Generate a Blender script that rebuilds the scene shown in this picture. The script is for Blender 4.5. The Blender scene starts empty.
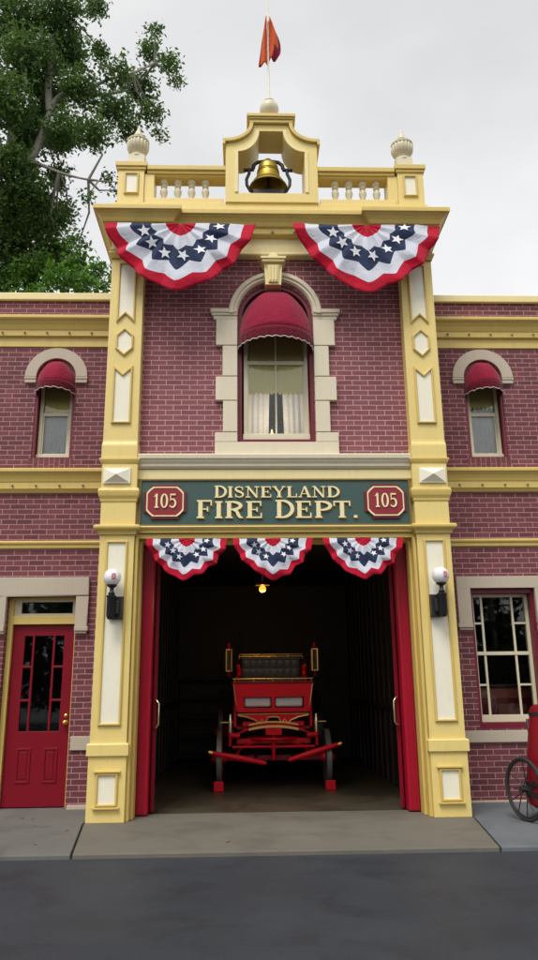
import bpy, math, random
from mathutils import Vector, Matrix
random.seed(11)
PI = math.pi
C = bpy.context.scene.collection
sc = bpy.context.scene

# ------------------------------------------------------------------ materials
def new_mat(name):
    m = bpy.data.materials.new(name); m.use_nodes = True
    nt = m.node_tree; nt.nodes.clear()
    o = nt.nodes.new('ShaderNodeOutputMaterial'); b = nt.nodes.new('ShaderNodeBsdfPrincipled')
    nt.links.new(b.outputs[0], o.inputs[0])
    return m, nt, b, o

def N(nt, t, **kw):
    n = nt.nodes.new(t)
    for k, v in kw.items():
        if k in n.inputs: n.inputs[k].default_value = v
        else: setattr(n, k, v)
    return n

def ramp(nt, src, stops):
    r = nt.nodes.new('ShaderNodeValToRGB'); e = r.color_ramp.elements
    while len(e) < len(stops): e.new(.5)
    for i, (p, c) in enumerate(stops):
        e[i].position = p; e[i].color = (c, c, c, 1) if isinstance(c, (int, float)) else (*c, 1)
    nt.links.new(src, r.inputs[0]); return r.outputs[0]

def mixc(nt, fac, a, b, mode='MIX'):
    n = nt.nodes.new('ShaderNodeMix'); n.data_type = 'RGBA'; n.blend_type = mode
    for s, v in ((0, fac), (6, a), (7, b)):
        if hasattr(v, 'links') or isinstance(v, bpy.types.NodeSocket): nt.links.new(v, n.inputs[s])
        else: n.inputs[s].default_value = v if s == 0 else (*v, 1)
    return n.outputs[2]

def paint(name, col, rough=.45, var=.10, grime=.12, metal=0., bump=.08, coat=0., scale=3., spec=.5):
    """brushed paint: faint tone drift, small chips of dirt, brush grain"""
    m, nt, b, o = new_mat(name)
    tc = N(nt, 'ShaderNodeTexCoord')
    n1 = N(nt, 'ShaderNodeTexNoise', Scale=scale, Detail=6., Roughness=.6)
    mp = N(nt, 'ShaderNodeMapping'); mp.inputs['Scale'].default_value = (9, 9, 1.2)
    n2 = N(nt, 'ShaderNodeTexNoise', Scale=2.2, Detail=5., Roughness=.65)
    nt.links.new(tc.outputs['Object'], n1.inputs['Vector']); nt.links.new(tc.outputs['Object'], mp.inputs[0])
    nt.links.new(mp.outputs[0], n2.inputs['Vector'])
    lo = tuple(c * (1 - var) for c in col); hi = tuple(min(1, c * (1 + var)) for c in col)
    c1 = mixc(nt, n1.outputs[0], lo, hi)
    g = ramp(nt, n2.outputs[0], [(.52, 0.), (.8, 1.)])
    gm = N(nt, 'ShaderNodeMath', operation='MULTIPLY'); nt.links.new(g, gm.inputs[0]); gm.inputs[1].default_value = grime
    dirt = tuple(c * .45 + .02 for c in col)
    c2 = mixc(nt, gm.outputs[0], c1, dirt)
    nt.links.new(c2, b.inputs['Base Color'])
    b.inputs['Metallic'].default_value = metal; b.inputs['Specular IOR Level'].default_value = spec; b.inputs['Coat Weight'].default_value = coat
    rr = N(nt, 'ShaderNodeMapRange'); nt.links.new(n2.outputs[0], rr.inputs[0])
    rr.inputs[3].default_value = max(.05, rough - .08); rr.inputs[4].default_value = min(1, rough + .12)
    nt.links.new(rr.outputs[0], b.inputs['Roughness'])
    if bump:
        n3 = N(nt, 'ShaderNodeTexNoise', Scale=14., Detail=4., Roughness=.7); m3 = N(nt, 'ShaderNodeMapping'); m3.inputs['Scale'].default_value = (7, 7, 1.)
        nt.links.new(tc.outputs['Object'], m3.inputs[0]); nt.links.new(m3.outputs[0], n3.inputs['Vector'])
        bp = N(nt, 'ShaderNodeBump', Strength=bump, Distance=.01); nt.links.new(n3.outputs[0], bp.inputs['Height'])
        nt.links.new(bp.outputs[0], b.inputs['Normal'])
    return m

def brick_mat(name, c1, c2, mortar, w=.222, h=.0762, vertical=False):
    m, nt, b, o = new_mat(name)
    tc = N(nt, 'ShaderNodeTexCoord'); sp = N(nt, 'ShaderNodeSeparateXYZ'); nt.links.new(tc.outputs['Object'], sp.inputs[0])
    ad = N(nt, 'ShaderNodeMath', operation='ADD'); nt.links.new(sp.outputs[0], ad.inputs[0]); nt.links.new(sp.outputs[1], ad.inputs[1])
    cb = N(nt, 'ShaderNodeCombineXYZ')
    if vertical: nt.links.new(sp.outputs[2], cb.inputs[0]); nt.links.new(ad.outputs[0], cb.inputs[1])
    else: nt.links.new(ad.outputs[0], cb.inputs[0]); nt.links.new(sp.outputs[2], cb.inputs[1])
    wn = N(nt, 'ShaderNodeTexNoise', Scale=9., Detail=3.); nt.links.new(tc.outputs['Object'], wn.inputs['Vector'])
    vs = N(nt, 'ShaderNodeVectorMath', operation='SCALE'); nt.links.new(wn.outputs['Color'], vs.inputs[0]); vs.inputs['Scale'].default_value = .006
    va = N(nt, 'ShaderNodeVectorMath', operation='ADD'); nt.links.new(cb.outputs[0], va.inputs[0]); nt.links.new(vs.outputs[0], va.inputs[1])
    br = N(nt, 'ShaderNodeTexBrick', Scale=1.); br.inputs['Brick Width'].default_value = w; br.inputs['Row Height'].default_value = h
    br.inputs['Mortar Size'].default_value = .0062; br.inputs['Mortar Smooth'].default_value = .25; br.inputs['Bias'].default_value = 0
    br.inputs['Color1'].default_value = (*c1, 1); br.inputs['Color2'].default_value = (*c2, 1); br.inputs['Mortar'].default_value = (*mortar, 1)
    nt.links.new(va.outputs[0], br.inputs['Vector'])
    n1 = N(nt, 'ShaderNodeTexNoise', Scale=1.3, Detail=7., Roughness=.62); nt.links.new(tc.outputs['Object'], n1.inputs['Vector'])
    n2 = N(nt, 'ShaderNodeTexNoise', Scale=34., Detail=5., Roughness=.7); nt.links.new(tc.outputs['Object'], n2.inputs['Vector'])
    k = ramp(nt, n1.outputs[0], [(.3, .90), (.7, 1.08)])
    k2 = ramp(nt, n2.outputs[0], [(.3, .90), (.72, 1.10)])
    c = mixc(nt, 1., br.outputs['Color'], k, 'MULTIPLY'); c = mixc(nt, 1., c, k2, 'MULTIPLY')
    nt.links.new(c, b.inputs['Base Color']); b.inputs['Roughness'].default_value = .78
    inv = N(nt, 'ShaderNodeMath', operation='MULTIPLY_ADD'); nt.links.new(br.outputs['Fac'], inv.inputs[0]); inv.inputs[1].default_value = -1.; 
    nt.links.new(n2.outputs[0], inv.inputs[2])
    bp = N(nt, 'ShaderNodeBump', Strength=.55, Distance=.006); nt.links.new(inv.outputs[0], bp.inputs['Height'])
    nt.links.new(bp.outputs[0], b.inputs['Normal'])
    return m

def ground_mat(name, a, bcol, rough, spec=.5, fine=90., blot=.8, stain=.5):
    m, nt, b, o = new_mat(name)
    tc = N(nt, 'ShaderNodeTexCoord')
    n1 = N(nt, 'ShaderNodeTexNoise', Scale=blot, Detail=8., Roughness=.62); n2 = N(nt, 'ShaderNodeTexNoise', Scale=fine, Detail=4., Roughness=.75)
    n3 = N(nt, 'ShaderNodeTexNoise', Scale=blot * 3.3, Detail=6., Roughness=.55, Distortion=.6)
    for n in (n1, n2, n3): nt.links.new(tc.outputs['Object'], n.inputs['Vector'])
    c = mixc(nt, ramp(nt, n1.outputs[0], [(.35, 0.), (.68, 1.)]), a, bcol)
    c = mixc(nt, 1., c, ramp(nt, n2.outputs[0], [(.3, .72), (.7, 1.2)]), 'MULTIPLY')
    c = mixc(nt, stain, c, ramp(nt, n3.outputs[0], [(.36, .55), (.5, 1.), (.75, 1.12)]), 'MULTIPLY')
    nt.links.new(c, b.inputs['Base Color'])
    r = N(nt, 'ShaderNodeMapRange'); nt.links.new(n3.outputs[0], r.inputs[0]); r.inputs[3].default_value = rough - .16; r.inputs[4].default_value = rough + .14
    nt.links.new(r.outputs[0], b.inputs['Roughness']); b.inputs['Specular IOR Level'].default_value = spec
    bp = N(nt, 'ShaderNodeBump', Strength=.35, Distance=.006); nt.links.new(n2.outputs[0], bp.inputs['Height']); nt.links.new(bp.outputs[0], b.inputs['Normal'])
    return m

def cloth(name, col, back=.25, weave=260.):
    m, nt, b, o = new_mat(name)
    tc = N(nt, 'ShaderNodeTexCoord')
    n1 = N(nt, 'ShaderNodeTexNoise', Scale=5., Detail=5.); n2 = N(nt, 'ShaderNodeTexNoise', Scale=weave, Detail=2.)
    for n in (n1, n2): nt.links.new(tc.outputs['Object'], n.inputs['Vector'])
    c = mixc(nt, n1.outputs[0], tuple(x * .84 for x in col), tuple(min(1, x * 1.12) for x in col))
    nt.links.new(c, b.inputs['Base Color']); b.inputs['Roughness'].default_value = .85; b.inputs['Sheen Weight'].default_value = .15
    b.inputs['Specular IOR Level'].default_value = .2
    n3 = N(nt, 'ShaderNodeTexNoise', Scale=11., Detail=4., Roughness=.55, Distortion=1.2); nt.links.new(tc.outputs['Object'], n3.inputs['Vector'])
    bq = N(nt, 'ShaderNodeBump', Strength=.55, Distance=.03); nt.links.new(n3.outputs[0], bq.inputs['Height'])
    bp = N(nt, 'ShaderNodeBump', Strength=.25, Distance=.004); nt.links.new(n2.outputs[0], bp.inputs['Height']); nt.links.new(bq.outputs[0], bp.inputs['Normal']); nt.links.new(bp.outputs[0], b.inputs['Normal'])
    tr = N(nt, 'ShaderNodeBsdfTranslucent'); nt.links.new(c, tr.inputs[0])
    mx = N(nt, 'ShaderNodeMixShader'); mx.inputs[0].default_value = back
    nt.links.new(b.outputs[0], mx.inputs[1]); nt.links.new(tr.outputs[0], mx.inputs[2]); nt.links.new(mx.outputs[0], o.inputs[0])
    return m

def glass_mat(name, tint=(.97, .98, .97)):
    m, nt, b, o = new_mat(name)
    tc = N(nt, 'ShaderNodeTexCoord'); n1 = N(nt, 'ShaderNodeTexNoise', Scale=1.6, Detail=2.); nt.links.new(tc.outputs['Object'], n1.inputs['Vector'])
    bp = N(nt, 'ShaderNodeBump', Strength=.05, Distance=.02); nt.links.new(n1.outputs[0], bp.inputs['Height'])
    fr = N(nt, 'ShaderNodeFresnel', IOR=1.5); gl = N(nt, 'ShaderNodeBsdfGlossy', Roughness=.02); tr = N(nt, 'ShaderNodeBsdfTransparent')
    nt.links.new(bp.outputs[0], gl.inputs['Normal']); tr.inputs[0].default_value = (*tint, 1)
    mx = N(nt, 'ShaderNodeMixShader'); nt.links.new(fr.outputs[0], mx.inputs[0]); nt.links.new(tr.outputs[0], mx.inputs[1]); nt.links.new(gl.outputs[0], mx.inputs[2])
    nt.links.new(mx.outputs[0], o.inputs[0]); return m

def lace_mat(name):
    m, nt, b, o = new_mat(name)
    tc = N(nt, 'ShaderNodeTexCoord'); v = N(nt, 'ShaderNodeTexVoronoi', Scale=26.); n = N(nt, 'ShaderNodeTexNoise', Scale=14., Detail=4.)
    for q in (v, n): nt.links.new(tc.outputs['Object'], q.inputs['Vector'])
    f = N(nt, 'ShaderNodeMath', operation='ADD'); nt.links.new(v.outputs['Distance'], f.inputs[0]); nt.links.new(n.outputs[0], f.inputs[1])
    a = ramp(nt, f.outputs[0], [(.78, 1.), (1.15, .93)])
    b.inputs['Base Color'].default_value = (.94, .945, .96, 1); b.inputs['Roughness'].default_value = .9
    t = N(nt, 'ShaderNodeBsdfTransparent'); mx = N(nt, 'ShaderNodeMixShader')
    nt.links.new(a, mx.inputs[0]); tl = N(nt, 'ShaderNodeBsdfTranslucent'); tl.inputs[0].default_value = (.9, .91, .93, 1); m2 = N(nt, 'ShaderNodeMixShader'); m2.inputs[0].default_value = .4
    nt.links.new(b.outputs[0], m2.inputs[1]); nt.links.new(tl.outputs[0], m2.inputs[2])
    nt.links.new(t.outputs[0], mx.inputs[1]); nt.links.new(m2.outputs[0], mx.inputs[2]); nt.links.new(mx.outputs[0], o.inputs[0])
    return m

def leaf_mat(name, dark, light, trans=.35):
    m, nt, b, o = new_mat(name)
    ge = N(nt, 'ShaderNodeNewGeometry'); tc = N(nt, 'ShaderNodeTexCoord')
    n = N(nt, 'ShaderNodeTexNoise', Scale=.9, Detail=3.); nt.links.new(tc.outputs['Object'], n.inputs['Vector'])
    a = N(nt, 'ShaderNodeMath', operation='MULTIPLY_ADD'); nt.links.new(ge.outputs['Random Per Island'], a.inputs[0]); a.inputs[1].default_value = .6
    nt.links.new(n.outputs[0], a.inputs[2])
    c = mixc(nt, ramp(nt, a.outputs[0], [(.35, 0.), (1.05, 1.)]), dark, light)
    nt.links.new(c, b.inputs['Base Color']); b.inputs['Roughness'].default_value = .45; b.inputs['Specular IOR Level'].default_value = .35
    tr = N(nt, 'ShaderNodeBsdfTranslucent'); nt.links.new(c, tr.inputs[0])
    mx = N(nt, 'ShaderNodeMixShader'); mx.inputs[0].default_value = trans
    nt.links.new(b.outputs[0], mx.inputs[1]); nt.links.new(tr.outputs[0], mx.inputs[2]); nt.links.new(mx.outputs[0], o.inputs[0])
    return m

def glow_mat(name, col, s):
    m, nt, b, o = new_mat(name)
    b.inputs['Base Color'].default_value = (*col, 1); b.inputs['Emission Color'].default_value = (*col, 1); b.inputs['Emission Strength'].default_value = s
    return m

M = dict(
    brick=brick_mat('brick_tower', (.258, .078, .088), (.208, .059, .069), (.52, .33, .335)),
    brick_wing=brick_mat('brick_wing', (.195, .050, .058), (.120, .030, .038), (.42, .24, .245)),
    soldier=brick_mat('brick_soldier', (.19, .046, .056), (.15, .036, .046), (.34, .18, .19), w=.3, h=.078, vertical=True),
    yellow=paint('straw_yellow_paint', (.78, .61, .215), .42, .05, .20),
    gold=paint('golden_yellow_paint', (.66, .485, .14), .40, .06, .22),
    pale=paint('pale_straw_paint', (.82, .69, .34), .42, .05, .16),
    cream=paint('cream_paint', (.86, .82, .66), .45, .04, .14),
    ivory=paint('ivory_trim_paint', (.68, .62, .44), .45, .05, .12),
    stone=paint('beige_stone', (.50, .43, .335), .7, .07, .18, bump=.15),
    hood=paint('cream_stone', (.70, .625, .46), .6, .06, .18, bump=.12),
    maroon=paint('maroon_paint', (.17, .006, .022), .4, .08, .1),
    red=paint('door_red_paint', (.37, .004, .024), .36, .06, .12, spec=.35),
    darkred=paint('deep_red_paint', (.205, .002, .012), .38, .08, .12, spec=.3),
    wagon=paint('wagon_red_enamel', (.66, .004, .016), .32, .05, .08, bump=.03, spec=.25),
    brass=paint('brass', (.80, .50, .13), .28, .10, .25, metal=1., bump=.04),
    bell=paint('gilt_bell', (.44, .31, .05), .42, .18, .5, metal=.7, bump=.06),
    goldleaf=paint('gold_leaf_line', (.80, .52, .16), .35, .08, .1, metal=.6),
    iron=paint('black_iron', (.014, .014, .016), .42, .2, .2, bump=.1),
    steel=paint('grey_tyre_steel', (.17, .175, .18), .4, .12, .25, metal=.5),
    rubber=paint('black_rubber', (.02, .02, .021), .7, .2, .2),
    leather=paint('black_leather', (.065, .068, .075), .38, .2, .1, bump=.2),
    canvas=paint('grey_canvas', (.66, .66, .68), .8, .08, .2, bump=.2),
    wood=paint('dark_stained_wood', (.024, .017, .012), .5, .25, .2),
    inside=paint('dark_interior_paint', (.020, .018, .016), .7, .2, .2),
    roof=paint('grey_roof_felt', (.12, .12, .12), .9, .15, .3),
    green=paint('sign_green_paint', (.042, .088, .076), .38, .06, .12),
    letter=paint('cream_letter_paint', (.86, .75, .42), .4, .03, .03),
    letter_shadow=paint('letter_edge_paint', (.20, .13, .03), .5, .05, .05),
    badge=paint('badge_red_paint', (.27, .012, .022), .38, .05, .06),
    badge_edge=paint('badge_edge_paint', (.16, .004, .012), .4, .05, .06),
    shade=paint('pale_roller_blind', (.78, .68, .26), .8, .05, .1, bump=.1),
    lace=lace_mat('lace_curtain'),
    glass=glass_mat('window_glass'),
    globe=paint('opal_globe', (.82, .83, .84), .18, .02, .04, bump=0., coat=.4),
    mark=paint('red_globe_mark', (.62, .12, .14), .4, .04, .04),
    c_red=cloth('red_bunting_cloth', (.56, .006, .035)), c_white=cloth('white_bunting_cloth', (.74, .76, .84)),
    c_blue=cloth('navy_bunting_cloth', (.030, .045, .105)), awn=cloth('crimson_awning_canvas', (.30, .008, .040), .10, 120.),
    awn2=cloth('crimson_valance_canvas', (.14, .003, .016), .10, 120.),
    piping=cloth('pale_awning_piping', (.62, .56, .55), .05), star=cloth('white_star_cloth', (.85, .86, .90), .1),
    flag=cloth('orange_flag_cloth', (.82, .15, .028), .35), flag_trim=cloth('crimson_flag_edge', (.30, .01, .045), .3),
    bark=paint('pale_grey_bark', (.27, .25, .21), .9, .3, .5, bump=.5, scale=7.),
    leaf=leaf_mat('fig_leaf', (.030, .065, .016), (.125, .225, .045), .42), leaf2=leaf_mat('bright_shrub_leaf', (.04, .11, .012), (.15, .33, .035), .45),
    leaf3=leaf_mat('street_tree_leaf', (.018, .035, .014), (.08, .13, .05)),
    asphalt=ground_mat('dark_asphalt', (.027, .033, .043), (.040, .047, .058), .60, .35, 46., .45, .4),
    apron=ground_mat('brown_grey_concrete', (.135, .125, .105), (.170, .158, .130), .72, .3, 110., .5, .32),
    slab=ground_mat('grey_concrete', (.135, .132, .122), (.165, .160, .148), .72, .3, 110., .5, .35),
    slab2=ground_mat('blue_grey_concrete', (.125, .140, .155), (.150, .165, .180), .68, .35, 110., .5, .35),
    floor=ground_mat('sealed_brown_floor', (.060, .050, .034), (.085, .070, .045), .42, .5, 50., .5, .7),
    lampglow=glow_mat('warm_lamp_glass', (1., .72, .38), 1.6),
    bulb=glow_mat('warm_bulb', (1., .40, .05), 1.15), socket=paint('dim_bulb_glass', (.36, .30, .16), .25, .1, .1, bump=0),
    nozzle=paint('polished_white_brass', (.75, .66, .42), .25, .1, .1, metal=.9, bump=0),
    joint=paint('dark_joint', (.03, .03, .03), .9, .1, .1),
)

# ------------------------------------------------------------------ mesh builder
class MB:
    def __init__(s): s.v = []; s.f = []; s.m = []
    def add(s, vs, fs, m=0):
        k = len(s.v); s.v += [tuple(p) for p in vs]; s.f += [tuple(i + k for i in f) for f in fs]; s.m += [m] * len(fs); return s
    def box(s, x0, x1, y0, y1, z0, z1, m=0):
        x0, x1 = sorted((x0, x1)); y0, y1 = sorted((y0, y1)); z0, z1 = sorted((z0, z1))
        vs = [(x, y, z) for z in (z0, z1) for y in (y0, y1) for x in (x0, x1)]
        return s.add(vs, [(0, 2, 3, 1), (4, 5, 7, 6), (0, 1, 5, 4), (2, 6, 7, 3), (0, 4, 6, 2), (1, 3, 7, 5)], m)
    def prism(s, poly, y0, y1, m=0):
        """(x,z) outline pushed from y0 (front) to y1"""
        a = sum(poly[i][0] * poly[(i + 1) % len(poly)][1] - poly[(i + 1) % len(poly)][0] * poly[i][1] for i in range(len(poly)))
        if a < 0: poly = poly[::-1]
        n = len(poly); vs = [(x, y0, z) for x, z in poly] + [(x, y1, z) for x, z in poly]
        return s.add(vs, [tuple(range(n)), tuple(range(2 * n - 1, n - 1, -1))] + [(i, i + n, (i + 1) % n + n, (i + 1) % n) for i in range(n)], m)
    def ring(s, outer, inner, y0, y1, m=0):
        """frame between two outlines of equal point count"""
        n = len(outer)
        vs = [(x, y, z) for y in (y0, y1) for P in (outer, inner) for x, z in P]
        fs = []
        for i in range(n):
            j = (i + 1) % n
            fs += [(i, j, n + j, n + i), (2 * n + i, 3 * n + i, 3 * n + j, 2 * n + j), (i, 2 * n + i, 2 * n + j, j), (n + i, n + j, 3 * n + j, 3 * n + i)]
        return s.add(vs, fs, m)
    def grid(s, fn, nu, nv, m=0, mf=None, wrap=False):
        vs = [fn(i / nu, j / nv) for i in range(nu + 1) for j in range(nv + 1)]
        k = len(s.v); s.v += [tuple(p) for p in vs]
        for i in range(nu):
            for j in range(nv):
                a = i * (nv + 1) + j; s.f.append((k + a, k + a + 1, k + a + nv + 2, k + a + nv + 1)); s.m.append(mf(i, j) if mf else m)
        return s
    def tube(s, pts, r, n=10, m=0, closed=False):
        pts = [Vector(p) for p in pts]; K = len(pts); rs = r if isinstance(r, (list, tuple)) else [r] * K
        k = len(s.v); up = None
        for i, p in enumerate(pts):
            a = pts[(i - 1) % K] if (closed or i) else p; b = pts[(i + 1) % K] if (closed or i < K - 1) else p
            t = (b - a).normalized()
            if up is None:
                up = t.orthogonal().normalized()
            else:
                up = (up - t * up.dot(t)); up = up.normalized() if up.length > 1e-6 else t.orthogonal().normalized()
            w = t.cross(up)
            s.v += [tuple(p + (up * math.cos(q) + w * math.sin(q)) * rs[i]) for q in (2 * PI * j / n for j in range(n))]
        seg = K if closed else K - 1
        for i in range(seg):
            for j in range(n):
                a, b = i * n, ((i + 1) % K) * n
                s.f.append((k + a + j, k + a + (j + 1) % n, k + b + (j + 1) % n, k + b + j)); s.m.append(m)
        if not closed:
            s.f.append(tuple(k + j for j in range(n - 1, -1, -1))); s.f.append(tuple(k + (K - 1) * n + j for j in range(n))); s.m += [m, m]
        return s
    def lathe(s, prof, c, n=28, m=0, mat=None):
        """(radius, height) profile turned round the vertical through c; mat turns it afterwards"""
        k = len(s.v); c = Vector(c); R = mat or Matrix.Identity(3)
        for r, z in prof:
            s.v += [tuple(c + R @ Vector((r * math.cos(2 * PI * j / n), r * math.sin(2 * PI * j / n), z))) for j in range(n)]
        for i in range(len(prof) - 1):
            for j in range(n):
                s.f.append((k + i * n + j, k + i * n + (j + 1) % n, k + (i + 1) * n + (j + 1) % n, k + (i + 1) * n + j)); s.m.append(m)
        if prof[0][0] > 1e-4: s.f.append(tuple(k + j for j in range(n - 1, -1, -1))); s.m.append(m)
        if prof[-1][0] > 1e-4: s.f.append(tuple(k + (len(prof) - 1) * n + j for j in range(n))); s.m.append(m)
        return s
    def sweep(s, path, prof, m=0):
        """mitred moulding: path of (x,y), profile of (out, z); 'out' is to the right of the path's direction"""
        P = [Vector(p) for p in path]; n = len(P); q = len(prof); k = len(s.v)
        for i in range(n):
            d0 = (P[i] - P[i - 1]).normalized() if i else None; d1 = (P[i + 1] - P[i]).normalized() if i < n - 1 else None
            if d0 is None: d0 = d1
            if d1 is None: d1 = d0
            n0 = Vector((d0.y, -d0.x)); n1 = Vector((d1.y, -d1.x)); b = n0 + n1; b = b / (b.dot(n0)) if abs(b.dot(n0)) > 1e-6 else n0
            s.v += [(P[i].x + b.x * o, P[i].y + b.y * o, z) for o, z in prof]
        for i in range(n - 1):
            for j in range(q):
                jj = (j + 1) % q
                s.f.append((k + i * q + j, k + i * q + jj, k + (i + 1) * q + jj, k + (i + 1) * q + j)); s.m.append(m)
        s.f.append(tuple(k + j for j in range(q - 1, -1, -1))); s.f.append(tuple(k + (n - 1) * q + j for j in range(q))); s.m += [m, m]
        return s
    def plate(s, outlines, y0, y1, m=0):
        """wall slab with holes: (x,z) outlines, the first the outer one"""
        cu = bpy.data.curves.new('tmp', 'CURVE'); cu.dimensions = '2D'; cu.fill_mode = 'BOTH'; cu.extrude = (y1 - y0) / 2
        for o in outlines:
            sp = cu.splines.new('POLY'); sp.points.add(len(o) - 1); sp.use_cyclic_u = True
            for p, (x, z) in zip(sp.points, o): p.co = (x, z, 0, 1)
        ob = bpy.data.objects.new('tmp', cu); C.objects.link(ob); dg = bpy.context.evaluated_depsgraph_get()
        me = bpy.data.meshes.new_from_object(ob.evaluated_get(dg)); yc = (y0 + y1) / 2
        s.add([(v.co.x, yc - v.co.z, v.co.y) for v in me.vertices], [tuple(p.vertices) for p in me.polygons], m)
        bpy.data.objects.remove(ob); bpy.data.curves.remove(cu); bpy.data.meshes.remove(me); return s
    def mirror(s):
        r = MB(); r.v = [(-x, y, z) for x, y, z in s.v]; r.f = [f[::-1] for f in s.f]; r.m = list(s.m); return r
    def build(s, name, mats, parent=None, smooth=None, bevel=0., org=None, fix=True):
        o3 = Vector(org) if org is not None else Vector((0, 0, 0)); r = parent
        if org is None:
            while r is not None: o3 = o3 + r.location; r = r.parent
        me = bpy.data.meshes.new(name); me.from_pydata([(x - o3.x, y - o3.y, z - o3.z) for x, y, z in s.v], [], s.f)
        mats = mats if isinstance(mats, (list, tuple)) else [mats]
        for q in mats: me.materials.append(M[q] if isinstance(q, str) else q)
        me.polygons.foreach_set('material_index', s.m); me.update()
        if fix:
            import bmesh
            b = bmesh.new(); b.from_mesh(me); bmesh.ops.remove_doubles(b, verts=b.verts, dist=1e-5); bmesh.ops.recalc_face_normals(b, faces=b.faces); b.to_mesh(me); b.free()
        if smooth is not None:
            me.shade_smooth()
            if smooth < 180: me.set_sharp_from_angle(angle=math.radians(smooth))
        o = bpy.data.objects.new(name, me); C.objects.link(o)
        if parent is not None: o.parent = parent
        if org is not None: o.location = org
        if bevel:
            bv = o.modifiers.new('edge', 'BEVEL'); bv.width = bevel; bv.segments = 2; bv.limit_method = 'ANGLE'; bv.angle_limit = math.radians(40)
        return o

def tag(o, label=None, cat=None, group=None, kind=None):
    if label: o['label'] = label
    if cat: o['category'] = cat
    if group: o['group'] = group
    if kind: o['kind'] = kind
    return o
def empty(name, loc, label, cat, group=None):
    o = bpy.data.objects.new(name, None); C.objects.link(o); o.location = loc; o.empty_display_size = .2
    return tag(o, label, cat, group)
def copy_part(o, parent, loc):
    c = o.copy(); C.objects.link(c); c.parent = parent; c.location = loc; return c

def rect(x0, x1, z0, z1): return [(x0, z0), (x1, z0), (x1, z1), (x0, z1)]
def arch(xc, r, z0, zs, n=24, rz=None):
    rz = rz or r
    return [(xc - r, z0), (xc + r, z0)] + [(xc + r * math.cos(PI * i / n), zs + rz * math.sin(PI * i / n)) for i in range(n + 1)]
def inset(poly, d):
    """parallel outline, d inwards (counter-clockwise outline)"""
    a = sum(poly[i][0] * poly[(i + 1) % len(poly)][1] - poly[(i + 1) % len(poly)][0] * poly[i][1] for i in range(len(poly)))
    sgn = 1 if a > 0 else -1; out = []; n = len(poly)
    for i in range(n):
        p0, p, p1 = Vector(poly[i - 1]), Vector(poly[i]), Vector(poly[(i + 1) % n])
        d0 = (p - p0).normalized(); d1 = (p1 - p).normalized(); n0 = Vector((-d0.y, d0.x)) * sgn; n1 = Vector((-d1.y, d1.x)) * sgn
        b = n0 + n1; b = b / max(.25, b.dot(n0)); out.append((p.x + b.x * d, p.y + b.y * d))
    return out
def mir(poly, sx): return [(sx * x, z) for x, z in poly]

# ------------------------------------------------------------------ ground
def structure(mb, name, mat, **k):
    o = mb.build(name, mat, **k); o['kind'] = 'structure'; return o
b = MB(); b.add([(-300, -300, -.045), (300, -300, -.045), (300, 300, -.045), (-300, 300, -.045)], [(0, 1, 2, 3)]); structure(b, 'asphalt_road', 'asphalt', fix=False)
def slab(name, mat, poly, z0=-.2, z1=0.):
    b = MB(); n = len(poly)
    b.add([(x, y, z0) for x, y in poly] + [(x, y, z1) for x, y in poly], [tuple(range(n - 1, -1, -1)), tuple(range(n, 2 * n))] + [(i, (i + 1) % n, (i + 1) % n + n, i + n) for i in range(n)])
    return structure(b, name, mat, bevel=.012)
slab('driveway_apron', 'apron', [(-2.105, -1.71), (2.10, -1.71), (2.345, -.02), (2.345, .62), (-2.345, .62), (-2.345, -.02)])
slab('pavement', 'slab', [(-16, -1.71), (-2.125, -1.71), (-2.365, -.02), (-2.365, 1.35), (-16, 1.35)])
slab('footpath', 'slab2', [(2.12, -1.71), (16, -1.71), (16, 1.35), (2.365, 1.35), (2.365, -.02)])
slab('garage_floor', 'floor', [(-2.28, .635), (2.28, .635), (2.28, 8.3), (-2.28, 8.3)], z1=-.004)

# ------------------------------------------------------------------ the firehouse
FH = empty('firehouse', (0, 0, 0), 'two storey brick fire station with straw yellow pilasters, parapet and open garage doorway', 'fire station')
def part(mb, name, mat, parent=FH, **k): return mb.build(name, mat, parent, **k)

# tower walls
WX, WS = .032, 6.765     # tower window axis, spring line
b = MB(); b.plate([rect(-2.0, 2.0, 4.30, 7.85), arch(WX, .545, 4.84, WS)], .20, .46); part(b, 'brick_wall', 'brick')
b = MB()
for s in (-1, 1): b.box(s * 2.03, s * 2.31, .32, 8.4, -.02, 8.3)
b.box(-2.03, 2.03, 8.15, 8.4, -.02, 8.3); part(b, 'side_wall', 'brick')
b = MB(); b.box(-2.03, 2.03, .47, 8.15, 8.05, 8.2); part(b, 'tower_roof', 'roof')
b = MB(); b.box(-.30, .30, .47, .95, 4.82, 4.857); part(b, 'window_shelf', 'ivory')
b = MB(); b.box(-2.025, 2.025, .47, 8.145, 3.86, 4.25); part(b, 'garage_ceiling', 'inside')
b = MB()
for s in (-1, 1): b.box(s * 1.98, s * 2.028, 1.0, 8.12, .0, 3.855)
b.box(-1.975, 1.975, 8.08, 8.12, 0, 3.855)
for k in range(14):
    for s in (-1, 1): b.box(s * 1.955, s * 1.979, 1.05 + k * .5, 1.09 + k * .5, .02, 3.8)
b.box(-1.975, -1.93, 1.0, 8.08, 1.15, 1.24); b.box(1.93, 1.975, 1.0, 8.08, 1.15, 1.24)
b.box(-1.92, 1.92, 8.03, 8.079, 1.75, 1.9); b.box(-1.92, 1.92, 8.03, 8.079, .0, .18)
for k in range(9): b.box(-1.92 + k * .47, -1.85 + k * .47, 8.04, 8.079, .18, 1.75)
part(b, 'garage_lining', 'wood')

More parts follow.
